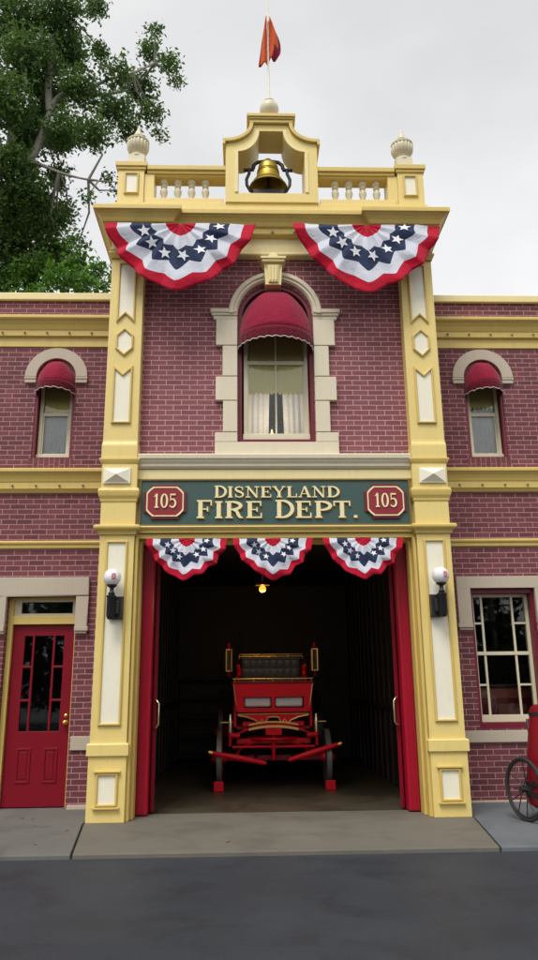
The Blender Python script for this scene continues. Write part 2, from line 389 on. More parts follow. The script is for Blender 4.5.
# pilasters, left and right
def panel(parent, poly, yf, ins=.032):
    t = MB(); t.ring(poly, inset(poly, ins), yf - .022, yf + .012); t.ring(inset(poly, .008), inset(poly, ins - .006), yf - .032, yf - .021)
    t.build('panel_moulding', 'gold', parent, bevel=.004)
    t = MB(); t.prism(inset(poly, ins - .002), yf - .006, yf + .01); t.build('panel', 'cream', parent)
def pilaster(s):
    b = MB(); X = lambda a, c: (s * a, s * c)
    b.box(*X(1.872, 2.335), 0, .46, 0, .757); b.box(*X(1.878, 2.328), .012, .45, .757, 3.53)
    b.box(*X(1.872, 2.335), 0, .46, 3.62, 4.12); b.box(*X(1.866, 2.345), -.008, .46, 4.12, 4.50)
    # flared foot and shaft of the upper order
    prof = [(0, 4.56), (0, 4.735), (-.004, 4.76), (-.022, 4.80), (-.026, 4.83), (-.026, 7.66)]
    xs = [(1.870 - 0 * p[0], 2.360 + p[0] * .6, -.01 - p[0]) for p in prof]
    k = [(1.874 if p[0] == 0 else 1.883, 2.362 + p[0] * .3, -.006 - p[0] * 1.0, p[1]) for p in prof]
    vs = []
    for xi, xo, yf, z in k: vs += [(s * xi, yf, z), (s * xo, yf, z), (s * xo, .46, z), (s * xi, .46, z)]
    fs = [(3, 2, 1, 0)] + [(4 * i + a, 4 * i + (a + 1) % 4, 4 * i + 4 + (a + 1) % 4, 4 * i + 4 + a) for i in range(len(k) - 1) for a in range(4)] + [tuple(4 * len(k) - 4 + a for a in range(4))]
    b.add(vs, fs)
    p = part(b, 'pilaster', 'yellow', bevel=.006)
    def ring_mould(name, mat, xi, xo, prof):
        t = MB(); pth = [(-xo, .44), (-xo, 0), (-xi, 0), (-xi, .18)]; t.sweep(pth, prof)
        if s > 0: t = t.mirror()
        return t.build(name, mat, p, bevel=.003)
    ring_mould('plinth_band', 'yellow', 1.878, 2.328, [(-.01, .755), (.027, .755), (.03, .762), (.03, .887), (.02, .902), (-.01, .902)])
    ring_mould('cap_moulding', 'gold', 1.878, 2.328, [(-.01, 3.505), (.018, 3.505), (.022, 3.53), (.034, 3.55), (.05, 3.558), (.072, 3.575), (.078, 3.59), (.078, 3.612), (.06, 3.63), (-.01, 3.632)])
    ring_mould('lower_moulding', 'gold', 1.872, 2.335, [(-.01, 3.955), (.012, 3.955), (.014, 3.985), (.02, 4.0), (.034, 4.03), (.042, 4.075), (.044, 4.1), (.03, 4.135), (-.01, 4.14)])
    ring_mould('upper_moulding', 'gold', 1.872, 2.345, [(-.01, 4.475), (.012, 4.478), (.024, 4.5), (.036, 4.535), (.034, 4.555), (-.01, 4.562)])
    ring_mould('head_moulding', 'gold', 1.883, 2.352, [(-.01, 7.62), (.012, 7.62), (.03, 7.66), (.044, 7.69), (.044, 7.715), (-.01, 7.72)])
    # raised diamond boss
    t = MB(); x0, x1, z0, z1, y = 1.955, 2.315, 4.20, 4.415, -.012
    t.box(s * x0, s * x1, y - .022, y + .01, z0, z1)
    cx, cz = (x0 + x1) / 2, (z0 + z1) / 2; e = .012
    v = [(s * (x0 + e), y - .022, z0 + e), (s * (x1 - e), y - .022, z0 + e), (s * (x1 - e), y - .022, z1 - e), (s * (x0 + e), y - .022, z1 - e), (s * cx, y - .10, cz)]
    t.add(v, [(0, 1, 4), (1, 2, 4), (2, 3, 4), (3, 0, 4)]); t.build('diamond_boss', 'cream', p)
    panel(p, mir(rect(1.96, 2.232, .18, .563), s), 0.)
    for z in (.566, .155): t = MB(); t.box(s * 1.935, s * 2.257, -.045, .01, z, z + .022); t.build('panel_ledge', 'gold', p, bevel=.004)
    panel(p, mir(rect(1.955, 2.245, 1.105, 3.425), s), .012)
    yf = .018
    panel(p, mir([(1.985, 5.06), (2.258, 5.06), (2.258, 5.93), (2.121, 5.80), (1.985, 5.93)], s), yf)
    panel(p, mir([(2.121, 6.065), (2.245, 6.185), (2.245, 6.39), (2.121, 6.51), (1.992, 6.39), (1.992, 6.185)], s), yf)
    panel(p, mir([(1.985, 6.585), (2.121, 6.72), (2.25, 6.585), (2.25, 7.55), (1.985, 7.55)], s), yf)
    return p
for s in (-1, 1): pilaster(s)

# door jambs stepping back into the doorway
for s in (-1, 1):
    b = MB(); b.box(s * 1.832, s * 1.8715, .06, .47, 0, 3.47); b.box(s * 1.80, s * 1.8315, .20, .40, 0, 3.47); b.box(s * 1.8, s * 2.029, .565, .62, 0, 3.855)
    part(b, 'door_jamb', 'gold', bevel=.006)
b = MB(); b.box(-1.87, 1.87, .10, .46, 3.47, 3.53); b.box(-1.83, 1.83, .21, .45, 3.44, 3.47); b.box(-2.02, 2.02, .465, .55, 3.47, 3.86); part(b, 'door_lintel', 'gold', bevel=.006)
b = MB(); b.box(-1.87, 1.87, .12, .46, 3.53, 4.44); part(b, 'sign_backing', 'yellow')
b = MB(); b.sweep([(-1.868, .12), (1.868, .12)], [(-.01, 3.535), (.05, 3.535), (.06, 3.545), (.06, 3.565), (.085, 3.59), (.10, 3.61), (.09, 3.627), (-.01, 3.63)]); part(b, 'lintel_moulding', 'gold', bevel=.003)
b = MB(); b.sweep([(-1.868, .12), (1.868, .12)], [(-.01, 4.283), (.03, 4.285), (.035, 4.29), (.035, 4.42), (.02, 4.425), (-.01, 4.425)]); part(b, 'sign_frieze', 'pale', bevel=.003)
b = MB(); b.sweep([(-1.866, .12), (1.866, .12)], [(-.01, 4.428), (.05, 4.43), (.06, 4.45), (.075, 4.455), (.08, 4.49), (.10, 4.52), (.11, 4.55), (.125, 4.555), (.13, 4.61), (.10, 4.63), (-.08, 4.645), (-.08, 4.43)])
part(b, 'middle_cornice', 'hood', bevel=.003)

# main cornice, breaking forward over the pilasters
path = [(-2.352, 3.2), (-2.352, .0), (-1.60, .0), (-1.60, .10), (1.58, .10), (1.58, .0), (2.352, .0), (2.352, 3.2)]
b = MB(); b.sweep(path, [(-.3, 7.735), (.0, 7.735), (.022, 7.74), (.03, 7.755), (.03, 7.775), (.012, 7.79), (.012, 8.02), (-.3, 8.02)]); part(b, 'cornice_frieze', 'pale', bevel=.004)
b = MB(); b.sweep(path, [(-.3, 8.02), (.03, 8.02), (.05, 8.035), (.10, 8.04), (.105, 8.05), (.105, 8.125), (.115, 8.14), (.14, 8.145), (.15, 8.165), (.165, 8.20), (.20, 8.245), (.225, 8.262), (.235, 8.275), (.262, 8.28), (.265, 8.29), (.265, 8.345), (.255, 8.36), (-.05, 8.42), (-.3, 8.42)])
CORN = part(b, 'main_cornice', 'gold', bevel=.003)
bulb = MB().lathe([(.0, -.03), (.013, -.026), (.02, -.012), (.02, 0.), (.012, .012), (.012, .02)], (0, 0, 0), 10).build('bulb', 'socket', CORN, smooth=60)
for i in range(15): copy_part(bulb, CORN, (-2.3 + i * .3285, -.125 if abs(-2.3 + i * .3285) > 1.6 else -.025, 8.075))
bpy.data.objects.remove(bulb)

# parapet
b = MB(); b.box(-2.36, 2.36, -.02, .42, 8.40, 8.56); b.box(-1.9, -.73, .0, .30, 8.555, 8.655); b.box(.73, 1.9, .0, .30, 8.555, 8.655); part(b, 'parapet_base', 'yellow', bevel=.006)
for s in (-1, 1):
    b = MB(); b.box(s * 1.93, s * 2.325, -.01, .38, 8.56, 9.13); b.box(s * 1.935, s * 2.32, -.005, .385, 8.56, 8.62); b.box(s * 1.78, s * 1.929, .02, .32, 8.56, 9.085)
    pd = part(b, 'pedestal', 'yellow', bevel=.006)
    t = MB(); t.box(s * 1.905, s * 2.345, -.035, .40, 9.13, 9.175); t.box(s * 1.885, s * 2.362, -.055, .42, 9.175, 9.255); t.box(s * 1.93, s * 2.32, -.01, .38, 9.255, 9.29); t.build('pedestal_cap', 'gold', pd, bevel=.008)
    panel(pd, mir(rect(2.005, 2.228, 8.70, 9.075), s), -.01)
    t = MB(); t.lathe([(.10, 9.29), (.13, 9.29), (.13, 9.325), (.075, 9.34), (.07, 9.37), (.085, 9.385)], (s * 2.068, .15, 0), 28)
    t.lathe([(.0, 9.385), (.085, 9.385), (.125, 9.43), (.152, 9.49), (.160, 9.56), (.155, 9.60)], (s * 2.068, .15, 0), 28)
    # gadroons round the urn's belly
    for k in range(18):
        a = 2 * PI * k / 18; t.tube([(s * 2.068 + r * math.cos(a), .15 + r * math.sin(a), z) for r, z in ((.088, 9.40), (.124, 9.435), (.150, 9.49), (.158, 9.56), (.154, 9.60))], [.010, .017, .021, .021, .012], 6)
    t.lathe([(.155, 9.598), (.172, 9.605), (.174, 9.63), (.15, 9.648), (.10, 9.665), (.07, 9.69), (.062, 9.72), (.078, 9.735), (.07, 9.76), (.05, 9.79), (.052, 9.81), (.04, 9.84), (.022, 9.87), (.026, 9.89), (.012, 9.925), (0, 9.93)], (s * 2.068, .15, 0), 28)
    t.v = [(x, y, 9.44 + (z - 9.29) * .93) for x, y, z in t.v]; t.box(s * 1.945, s * 2.19, .03, .27, 9.285, 9.445)
    t.build('urn', 'ivory', pd, smooth=50)
    t = MB(); t.box(s * .70, s * 1.89, -.03, .31, 9.135, 9.21); t.box(s * .70, s * 1.89, .0, .30, 9.085, 9.135); t.box(s * .70, s * 1.89, .03, .27, 9.055, 9.085)
    rail = part(t, 'balustrade_rail', 'gold', bevel=.006)
    pr = [(.058, 8.655), (.058, 8.69), (.04, 8.70), (.05, 8.72), (.03, 8.74), (.034, 8.77), (.052, 8.83), (.055, 8.86), (.045, 8.90), (.028, 8.925), (.045, 8.94), (.046, 8.955), (.028, 8.97), (.034, 8.985), (.042, 9.0), (.052, 9.01), (.058, 9.02), (.058, 9.056)]
    for x in ((1.645, 1.433, 1.222, 1.011) if s < 0 else (.985, 1.197, 1.410, 1.625)): MB().lathe([(r * 1.08, z) for r, z in pr], (s * x, .15, 0), 16).build('baluster', 'ivory', rail, smooth=40)

# bell arch
outer = [(-.70, 8.56), (.70, 8.56), (.70, 9.60)]
inn = [(.505, 8.72), (.505, 9.44)]
def cc(x0, z0, x1, z1, n=12):    # quarter sweep hollowed towards the opening
    return [(x0 + (x1 - x0) * (1 - math.cos(PI / 2 * i / n)) , z0 + (z1 - z0) * math.sin(PI / 2 * i / n)) for i in range(n + 1)]
def hollow(x0, z0, x1, z1, n=12):
    return [(x0 + (x1 - x0) * math.sin(PI / 2 * i / n), z0 + (z1 - z0) * (1 - math.cos(PI / 2 * i / n))) for i in range(n + 1)]
ro = hollow(.70, 9.60, .27, 9.94)
ri = hollow(.505, 9.44, .18, 9.825)
outp = [(-.70, 8.56), (.70, 8.56)] + ro + [(-x, z) for x, z in ro[::-1]]
inp = [(-.505, 8.715), (.505, 8.715)] + ri + [(-x, z) for x, z in ri[::-1]]
b = MB(); b.plate([outp, inp], -.05, .46)
ARCH = part(b, 'bell_arch', 'yellow', bevel=.005)
def strip(pts, d):   # band of thickness d outside an open line
    out = []
    for i, p in enumerate(pts):
        a = Vector(pts[max(0, i - 1)]); c = Vector(pts[min(len(pts) - 1, i + 1)]); t = (c - a).normalized(); out.append((p[0] + t.y * d, p[1] - t.x * d))
    return pts + out[::-1]
for s in (-1, 1):
    t = MB(); P = [(.70, 9.21)] + [(.70, 9.54)] + ro
    P2 = strip([(.702, 9.605)] + [(x + .003, z + .003) for x, z in ro[1:]], .055); t.prism(mir(P2, s), -.10, .48); t.box(s * .703, s * .745, -.10, .48, 9.555, 9.655)
    t.build('arch_coping', 'gold', ARCH, bevel=.004)
    q = [(x + .004, z + .004) for x, z in [(.505, 8.72)] + ri]; t = MB(); t.prism(mir(strip(q, .05), s), -.066, -.045); t.build('opening_trim', 'pale', ARCH, bevel=.003)
t = MB(); t.box(-.335, .335, -.10, .48, 9.945, 10.0); t.box(-.355, .355, -.12, .50, 10.0, 10.03); t.box(-.375, .375, -.14, .52, 10.03, 10.085); t.build('arch_cap', 'gold', ARCH, bevel=.006)

# upper window surround, stones, key
hood = [(.028, 0), (.028, .0)]
b = MB()
def arc_band(mb, xc, zs, r0, r1, y0, y1, n=32, m=0, rz0=None, rz1=None):
    rz0 = rz0 or r0; rz1 = rz1 or r1
    o = [(xc + r1 * math.cos(PI * i / n), zs + rz1 * math.sin(PI * i / n)) for i in range(n + 1)]
    i_ = [(xc + r0 * math.cos(PI * i / n), zs + rz0 * math.sin(PI * i / n)) for i in range(n, -1, -1)]
    mb.prism(o + i_, y0, y1, m)
arc_band(b, WX, 6.80, .565, .685, .11, .21); arc_band(b, WX, 6.80, .610, .672, .085, .112); arc_band(b, WX, 6.80, .55, .585, .135, .212)
for s in (-1, 1):
    b.box(WX + s * .556, WX + s * .945, .10, .21, 6.815, 6.875); b.box(WX + s * .552, WX + s * .925, .12, .212, 6.775, 6.815); b.box(WX + s * .552, WX + s * .90, .14, .212, 6.72, 6.775)
    for z0, z1, xo in ((6.305, 6.715, .86), (5.825, 6.295, .765), (5.455, 5.815, .86), (4.985, 5.445, .755)): b.box(WX + s * .552, WX + s * xo, .13, .214, z0, z1)
b.box(WX - .865, WX + .865, .13, .214, 4.65, 4.835)
for s in (-1, 1): b.box(WX + s * .552, WX + s * .865, .13, .214, 4.837, 4.975)
SUR = part(b, 'window_surround', 'hood', bevel=.008)
t = MB(); t.prism([(-.115, 7.31), (.115, 7.31), (.135, 7.66), (-.135, 7.66)], .0, .2); t.prism([(-.07, 7.34), (.07, 7.34), (.085, 7.62), (-.085, 7.62)], -.03, .0)
t.box(-.165, .165, -.06, .2, 7.66, 7.70); t.box(-.185, .185, -.08, .2, 7.70, 7.735); t.prism([(-.09, 7.735), (.09, 7.735), (.05, 7.79), (-.05, 7.79)], -.05, .1); t.lathe([(.05, 7.78), (.055, 7.80), (.03, 7.83), (0, 7.84)], (0, .02, 0), 14)
for k in (-1, 0, 1): t.tube([(k * .042, -.035, 7.36), (k * .05, -.04, 7.6)], .014, 6)
t.v = [(x + .005, y, z - .105) for x, y, z in t.v]; t.build('keystone', 'pale', SUR, bevel=.004)

def scallop_panel(name, mat, parent, x0, x1, y, z0, z1, n, amp):
    pts = [(x1, z1), (x0, z1)]
    for i in range(n * 8 + 1):
        u = i / (n * 8); pts.append((x0 + (x1 - x0) * u, z0 - amp * abs(math.sin(PI * n * u))))
    return MB().prism(pts, y - .003, y).build(name, mat, parent)
def curtain(parent, x0, x1, y, z0, z1, folds=5, amp=.022, tie=0.):
    def f(u, v):
        return (x0 + (x1 - x0) * (u * (1 - tie * (1 - v))), y + amp * math.sin(u * folds * 2 * PI) * (.6 + .4 * (1 - v)), z0 + (z1 - z0) * v)
    o = MB().grid(f, folds * 10, 6).build('lace_curtain', 'lace', parent, smooth=180); return o
def sash_window(xc, w, z0, z1, zm, yf, split=False, reveal_arch=None, up=None):
    """cream double-hung window; zm the meeting rail"""
    x0, x1 = xc - w / 2, xc + w / 2; f = .05
    t = MB(); t.box(x0, x0 + f, yf, yf + .08, z0, z1); t.box(x1 - f, x1, yf, yf + .08, z0, z1); t.box(x0 + f, x1 - f, yf, yf + .08, z1 - f, z1); t.box(x0 - .01, x1 + .01, yf - .03, yf + .08, z0 - .02, z0 + .06)
    fr = part(t, 'window', 'ivory', bevel=.004)
    t = MB(); t.box(x0 + f, x1 - f, yf + .012, yf + .06, zm - .028, zm + .028)
    if split: t.box(xc - .012, xc + .012, yf + .018, yf + .05, z0 + .06, zm - .028); t.box(xc - .012, xc + .012, yf + .018, yf + .05, zm + .028, z1 - f)
    t.box(x0 + f, x0 + f + .022, yf + .02, yf + .06, z0 + .06, zm - .028); t.box(x1 - f - .022, x1 - f, yf + .02, yf + .06, z0 + .06, zm - .028); t.box(x0 + f + .022, x1 - f - .022, yf + .02, yf + .06, z0 + .06, z0 + .085)
    t.build('sash', 'ivory', fr, bevel=.003)
    t = MB(); t.box(x0 + f - .005, x1 - f + .005, yf + .036, yf + .040, z0 + .05, z1 - f + .005); t.build('pane', 'glass', fr)
    return fr, x0 + f, x1 - f
def awning(xc, zb, h, rx, dep, yb, val, nsc, tw=.012):
    def dome(u, v):
        a = PI * u; q = PI / 2 * v
        sag = 1 - .05 * math.sin(2 * q) * (1 + .4 * math.sin(9 * a))
        return (xc - rx * math.cos(a), yb - dep * math.sin(a) * math.sin(q) * sag, zb + h * math.sin(a) * math.cos(q) * sag)
    o = part(MB().grid(dome, 40, 14), 'awning', 'awn', smooth=180, fix=False)
    sol = o.modifiers.new('thick', 'SOLIDIFY'); sol.thickness = .006
    low = lambda u: zb - val - .018 * (1 - abs(math.sin(PI * nsc * u)))
    def vl(u, v):
        a = PI * u; q = 1.02 + .012 * v * math.sin(30 * a)
        return (xc - rx * q * math.cos(a), yb - (dep * q) * math.sin(a) - .004, zb + .01 + (low(u) - zb) * v)
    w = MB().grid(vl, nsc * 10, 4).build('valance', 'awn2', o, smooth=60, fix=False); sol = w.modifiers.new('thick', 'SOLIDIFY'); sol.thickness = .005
    t = MB(); n = nsc * 8
    t.tube([Vector(vl(i / n, 1.)) + Vector((0, -.003, 0)) for i in range(n + 1)], tw * .55, 6)
    t.tube([(xc - rx * math.cos(PI * i / 40), yb - .004, zb + h * math.sin(PI * i / 40) + .002) for i in range(41)], tw * .5, 6)
    t.build('piping', 'piping', o, smooth=180)
    return o

# tower window: maroon reveal, sashes, olive blind, lace
b = MB(); o_ = arch(WX, .5445, 4.842, WS); i_ = [(WX + .053 + 0 * x, z) for x, z in o_]
ip = arch(WX, .49, 4.90, WS); b.ring(o_, ip, .22, .56); part(b, 'window_reveal', 'maroon')
fr, xa, xb = sash_window(WX + .002, .93, 4.93, 6.76, 6.10, .285, True)
part(MB().prism(arch(WX, .489, 6.772, WS + .008), .34, .38), 'window_head', 'maroon')
scallop_panel('roller_blind', 'shade', fr, xa + .01, xb - .01, .34, 5.66, 6.70, 13, .04)
curtain(fr, xa, xa + .345, .372, 5.0, 6.6, 4, .016, .12); curtain(fr, xb, xb - .345, .372, 5.0, 6.6, 4, .016, .12)
awning(WX, 6.415, .80, .538, .50, .245, .165, 15, .016)

# ------------------------------------------------------------------ wings
WY = 1.1
def wing(s):
    xs = s * 3.332 if s > 0 else -3.332
    holes = [arch(xs, .300, 4.90, 6.20)]
    holes.append(rect(-3.81, -2.825, .0, 2.83) if s < 0 else rect(2.85, 3.80, .955, 2.90))
    outer = rect(-16., -2.312, -.02, 7.53) if s < 0 else rect(2.312, 16., -.02, 7.53)
    if s < 0: outer = [(-16, -.02), (-3.81, -.02), (-3.81, 2.83), (-2.825, 2.83), (-2.825, -.02), (-2.312, -.02), (-2.312, 7.53), (-16, 7.53)]; holes = holes[:1]
    b = MB(); b.plate([outer] + holes, WY, WY + .30)
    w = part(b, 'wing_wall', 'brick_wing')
    b = MB(); b.box(s * 15.75, s * 16.0, WY + .305, 4.5, 0, 7.53); b.box(s * 2.312, s * 15.745, 4.25, 4.5, 0, 7.53); b.build('rear_wall', 'brick_wing', w)
    b = MB(); b.box(s * 2.315, s * 15.745, WY + .305, 4.245, 6.95, 7.1); b.build('roof', 'roof', w)
    b = MB(); b.box(s * 2.315, s * 15.745, WY + .305, 4.245, 3.5, 3.8); b.box(s * 2.32, s * 15.74, 3.2, 3.25, 0, 6.9); b.box(s * 5.2, s * 5.25, WY + .31, 3.195, 0, 6.9); b.box(s * 2.315, s * 2.33, WY + .31, 3.19, 0, 6.9); b.build('interior_partition', 'inside', w)
    b = MB(); b.box(s * 2.32, s * 5.19, WY + .305, 3.19, -.02, .004); b.build('interior_floor', 'floor', w)
    pth = [(-16., WY), (-2.313, WY)] if s < 0 else [(2.313, WY), (16., WY)]
    b = MB(); b.sweep(pth, [(-.3, 7.52), (.05, 7.52), (.055, 7.53), (.055, 7.63), (.045, 7.645), (-.3, 7.65)]); part(b, 'coping', 'pale', bevel=.004)
    b = MB(); b.sweep(pth, [(-.02, 6.715), (.022, 6.715), (.025, 6.72), (.025, 6.865), (.035, 6.87), (.07, 6.875), (.075, 6.885), (.075, 6.97), (.085, 6.98), (.095, 7.0), (.115, 7.05), (.15, 7.10), (.18, 7.12), (.185, 7.13), (.195, 7.135), (.195, 7.175), (.18, 7.19), (-.02, 7.22)])
    cn = part(b, 'wing_cornice', 'gold', bevel=.003)
    b = MB(); b.sweep(pth, [(-.02, 4.35), (.03, 4.35), (.06, 4.40), (.07, 4.405), (.07, 4.50), (.08, 4.515), (.09, 4.55), (.11, 4.60), (.14, 4.64), (.15, 4.645), (.155, 4.65), (.155, 4.69), (.14, 4.705), (-.02, 4.73)])
    bt = part(b, 'belt_course', 'gold', bevel=.003)
    for holder, z, y in ((cn, 6.925, WY - .094), (bt, 4.452, WY - .089)):
        p0 = MB().lathe([(.0, -.024), (.012, -.02), (.017, -.008), (.017, .004), (.01, .015)], (0, 0, 0), 10, mat=Matrix.Rotation(math.radians(-90), 3, 'X')).build('bulb', 'socket', holder, smooth=60)
        for i in range(12): copy_part(p0, holder, (s * (2.47 + .345 * i), y, z))
        bpy.data.objects.remove(p0)
    b = MB(); b.sweep(pth, [(-.02, 3.515), (.02, 3.515), (.03, 3.53), (.032, 3.57), (.05, 3.585), (.055, 3.60), (.055, 3.615), (.04, 3.63), (-.02, 3.635)]); part(b, 'string_course', 'gold', bevel=.003)
    # arched head of the upper window
    b = MB(); arc_band(b, xs, 6.205, .302, .478, WY - .05, WY + .01)
    for q in (-1, 1): b.box(xs + q * .302, xs + q * .485, WY - .055, WY + .01, 6.165, 6.2); b.box(xs + q * .302, xs + q * .478, WY - .045, WY + .01, 6.105, 6.165)
    part(b, 'arched_head', 'stone', bevel=.006)
    b = MB(); b.ring(arch(xs, .2995, 4.9005, 6.20), arch(xs, .262, 4.915, 6.20), WY + .01, WY + .31); part(b, 'window_reveal', 'maroon')
    fr, xa, xb = sash_window(xs, .50, 4.925, 6.19, 5.645, WY + .115)
    part(MB().prism(arch(xs, .261, 6.197, 6.202), WY + .16, WY + .20), 'window_head', 'maroon')
    b = MB(); b.box(xs - .33, xs + .33, WY - .006, WY + .02, 4.735, 4.898); part(b, 'brick_sill', 'soldier')
    if s < 0:
        scallop_panel('roller_blind', 'shade', fr, xa + .005, xb - .005, WY + .18, 5.70, 6.14, 1, .004)
    else:
        scallop_panel('roller_blind', 'shade', fr, xa + .005, xb - .005, WY + .18, 5.80, 6.14, 6, .06)
        curtain(fr, xa, xb, WY + .25, 5.66, 5.80, 6, .01)
    curtain(fr, xa, xb, WY + .185, 4.96, 5.62, 6, .012)
    awning(xs, 6.045, .44, .292, .36, WY + .04, .13, 8, .014)
    # beige surround of the ground floor opening, plinth, stone band
    b = MB(); o0, o1 = (2.655, 3.985); i0, i1 = (2.826, 3.808) if s < 0 else (2.852, 3.798)
    zt, zi = (3.095, 2.832) if s < 0 else (3.07, 2.902)
    for a, c in ((o0, i0), (i1, o1)): b.box(s * a, s * c, WY - .06, WY + .01, 2.40, zi); b.box(s * (a - .02 if a == o0 else a), s * (c + .02 if c == o1 else c), WY - .08, WY + .01, 2.335, 2.40); b.box(s * a, s * c, WY - .06, WY + .01, 2.30, 2.335)
    b.box(s * o0, s * o1, WY - .06, WY + .01, zi, zt); part(b, 'opening_surround', 'stone', bevel=.008)
    b = MB()
    if s < 0: b.box(-16, -3.84, WY - .035, WY + .01, .745, .925); b.box(-2.80, -2.313, WY - .035, WY + .01, .745, .925); b.box(-16, -3.84, WY - .05, WY + .01, 0, .055); b.box(-2.80, -2.313, WY - .05, WY + .01, 0, .055)
    else: b.box(2.313, 16, WY - .035, WY + .01, .775, .93); b.box(2.313, 16, WY - .02, WY + .01, 0, .03)
    part(b, 'stone_band', 'stone', bevel=.006)
for s in (-1, 1): wing(s)

# red front door of the left wing
b = MB(); y = WY + .10
b.box(-3.809, -3.738, y, y + .19, 0, 2.825); b.box(-2.856, -2.826, y, y + .19, 0, 2.825); b.box(-3.738, -2.856, y, y + .19, 2.445, 2.56); b.box(-3.738, -2.856, y, y + .19, 2.795, 2.825)
df = part(b, 'door_frame', 'gold', bevel=.005)
b = MB(); b.ring(rect(-3.737, -2.857, 2.561, 2.794), rect(-3.64, -2.905, 2.60, 2.765), y + .03, y + .10); b.build('transom_frame', 'ivory', df, bevel=.004)
b = MB(); b.box(-3.645, -2.90, y + .062, y + .066, 2.595, 2.77); b.build('transom_pane', 'glass', df)
y = WY + .16
gx = [(-3.568, -3.455), (-3.425, -3.165), (-3.135, -3.008)]
gz = [(.985, 1.385), (1.415, 1.84), (1.87, 2.285)]
holes = [rect(*gx[k], *z) for k in (0, 2) for z in gz] + [rect(*gx[1], .985, 2.285)]
b = MB(); b.plate([rect(-3.736, -2.858, .012, 2.443)] + holes, y, y + .05)
DR = part(b, 'front_door', 'darkred', bevel=.004)
for x0, x1 in ((-3.57, -3.37), (-3.20, -3.005)):
    t = MB(); t.ring(rect(x0, x1, .315, .77), rect(x0 + .03, x1 - .03, .345, .74), y - .012, y + .002); t.prism(rect(x0 + .05, x1 - .05, .365, .72), y - .008, y + .003); t.build('door_panel', 'darkred', DR, bevel=.004)
t = MB(); t.box(-3.58, -2.995, y + .022, y + .026, .975, 2.295); t.build('door_pane', 'glass', DR)
R90 = Matrix.Rotation(math.radians(90), 3, 'X')
t = MB(); t.lathe([(.03, 0), (.032, .006), (.012, .012), (.012, .035), (.03, .045), (.034, .06), (.025, .075), (0, .08)], (-2.92, y - .002, 1.10), 16, mat=R90); t.lathe([(.026, 0), (.026, .012), (.015, .02), (0, .022)], (-2.92, y - .002, 1.19), 16, mat=R90); t.build('door_knob', 'brass', DR, smooth=50)

# ground floor window of the right wing
y = WY + .16
b = MB(); b.ring(rect(2.8505, 3.7995, .9555, 2.8995), rect(2.895, 3.755, 1.03, 2.835), WY + .03, WY + .29); part(b, 'window_reveal', 'maroon')
t = MB(); t.ring(rect(2.897, 3.753, 1.032, 2.833), rect(2.945, 3.705, 1.13, 2.79), y, y + .09); fr = part(t, 'window', 'ivory', bevel=.004)
t = MB()
t.box(2.945, 3.705, y + .012, y + .07, 1.955, 2.005)
for z0, z1 in ((1.13, 1.955), (2.005, 2.79)):
    for x in (3.067, 3.52): t.box(x - .016, x + .016, y + .02, y + .055, z0, z1)
for z in (1.54, 2.41): t.box(2.945, 3.05, y + .022, y + .053, z - .014, z + .014); t.box(3.537, 3.705, y + .022, y + .053, z - .014, z + .014)
t.build('glazing_bars', 'ivory', fr, bevel=.003)
t = MB(); t.box(2.94, 3.71, y + .036, y + .040, 1.125, 2.795); t.build('pane', 'glass', fr)
CT = empty('counter', (3.35, 2.0, 0), 'reddish brown panelled counter standing inside behind the lower right window', 'counter')
t = MB(); t.box(2.5, 4.6, 1.75, 2.25, .005, 1.50); t.build('cabinet', paint('mahogany', (.34, .08, .05), .4), CT, bevel=.01)
t = MB(); t.box(2.45, 4.65, 1.70, 2.30, 1.50, 1.55); t.build('counter_top', 'wood', CT, bevel=.01)
for k in range(3): t = MB(); t.ring(rect(2.6 + k * .66, 3.2 + k * .66, .2, 1.35), rect(2.68 + k * .66, 3.12 + k * .66, .28, 1.27), 1.735, 1.7495); t.build('cabinet_panel', 'darkred', CT)

# folded garage doors
def garage_door(s):
    """bi-fold leaf: a thick meeting stile facing the street, two leaves folded back behind it"""
    sk = lambda t, x0: [(vx + s * (vy - .62) * .34, vy, vz) for vx, vy, vz in t.v]
    b = MB(); b.box(s * 1.655, s * 1.80, .425, .63, .015, 3.435)
    g = part(b, 'garage_door', 'red', bevel=.008)
    for a in (1.70, 1.748): t = MB(); t.box(s * a, s * (a + .012), .415, .425, .03, 3.42); t.build('edge_bead', 'red', g)
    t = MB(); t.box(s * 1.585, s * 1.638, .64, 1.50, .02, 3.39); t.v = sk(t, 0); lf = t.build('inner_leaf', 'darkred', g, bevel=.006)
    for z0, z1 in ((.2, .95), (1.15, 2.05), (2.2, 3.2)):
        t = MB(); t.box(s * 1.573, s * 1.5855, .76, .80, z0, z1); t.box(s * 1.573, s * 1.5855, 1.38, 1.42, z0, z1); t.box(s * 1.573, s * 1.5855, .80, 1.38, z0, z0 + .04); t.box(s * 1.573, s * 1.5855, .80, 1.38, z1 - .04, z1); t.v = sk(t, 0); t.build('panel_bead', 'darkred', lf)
    x = s * 1.612; o = -s * .055
    t = MB(); t.tube([(x, .645, 1.04), (x, .60, 1.045), (x + o * .5, .575, 1.05), (x + o, .57, 1.09), (x + o, .57, 1.35), (x + o * .5, .575, 1.39), (x, .60, 1.395), (x, .645, 1.40)], .012, 8); t.build('pull_handle', 'nozzle', g, smooth=60)
for s in (-1, 1): garage_door(s)

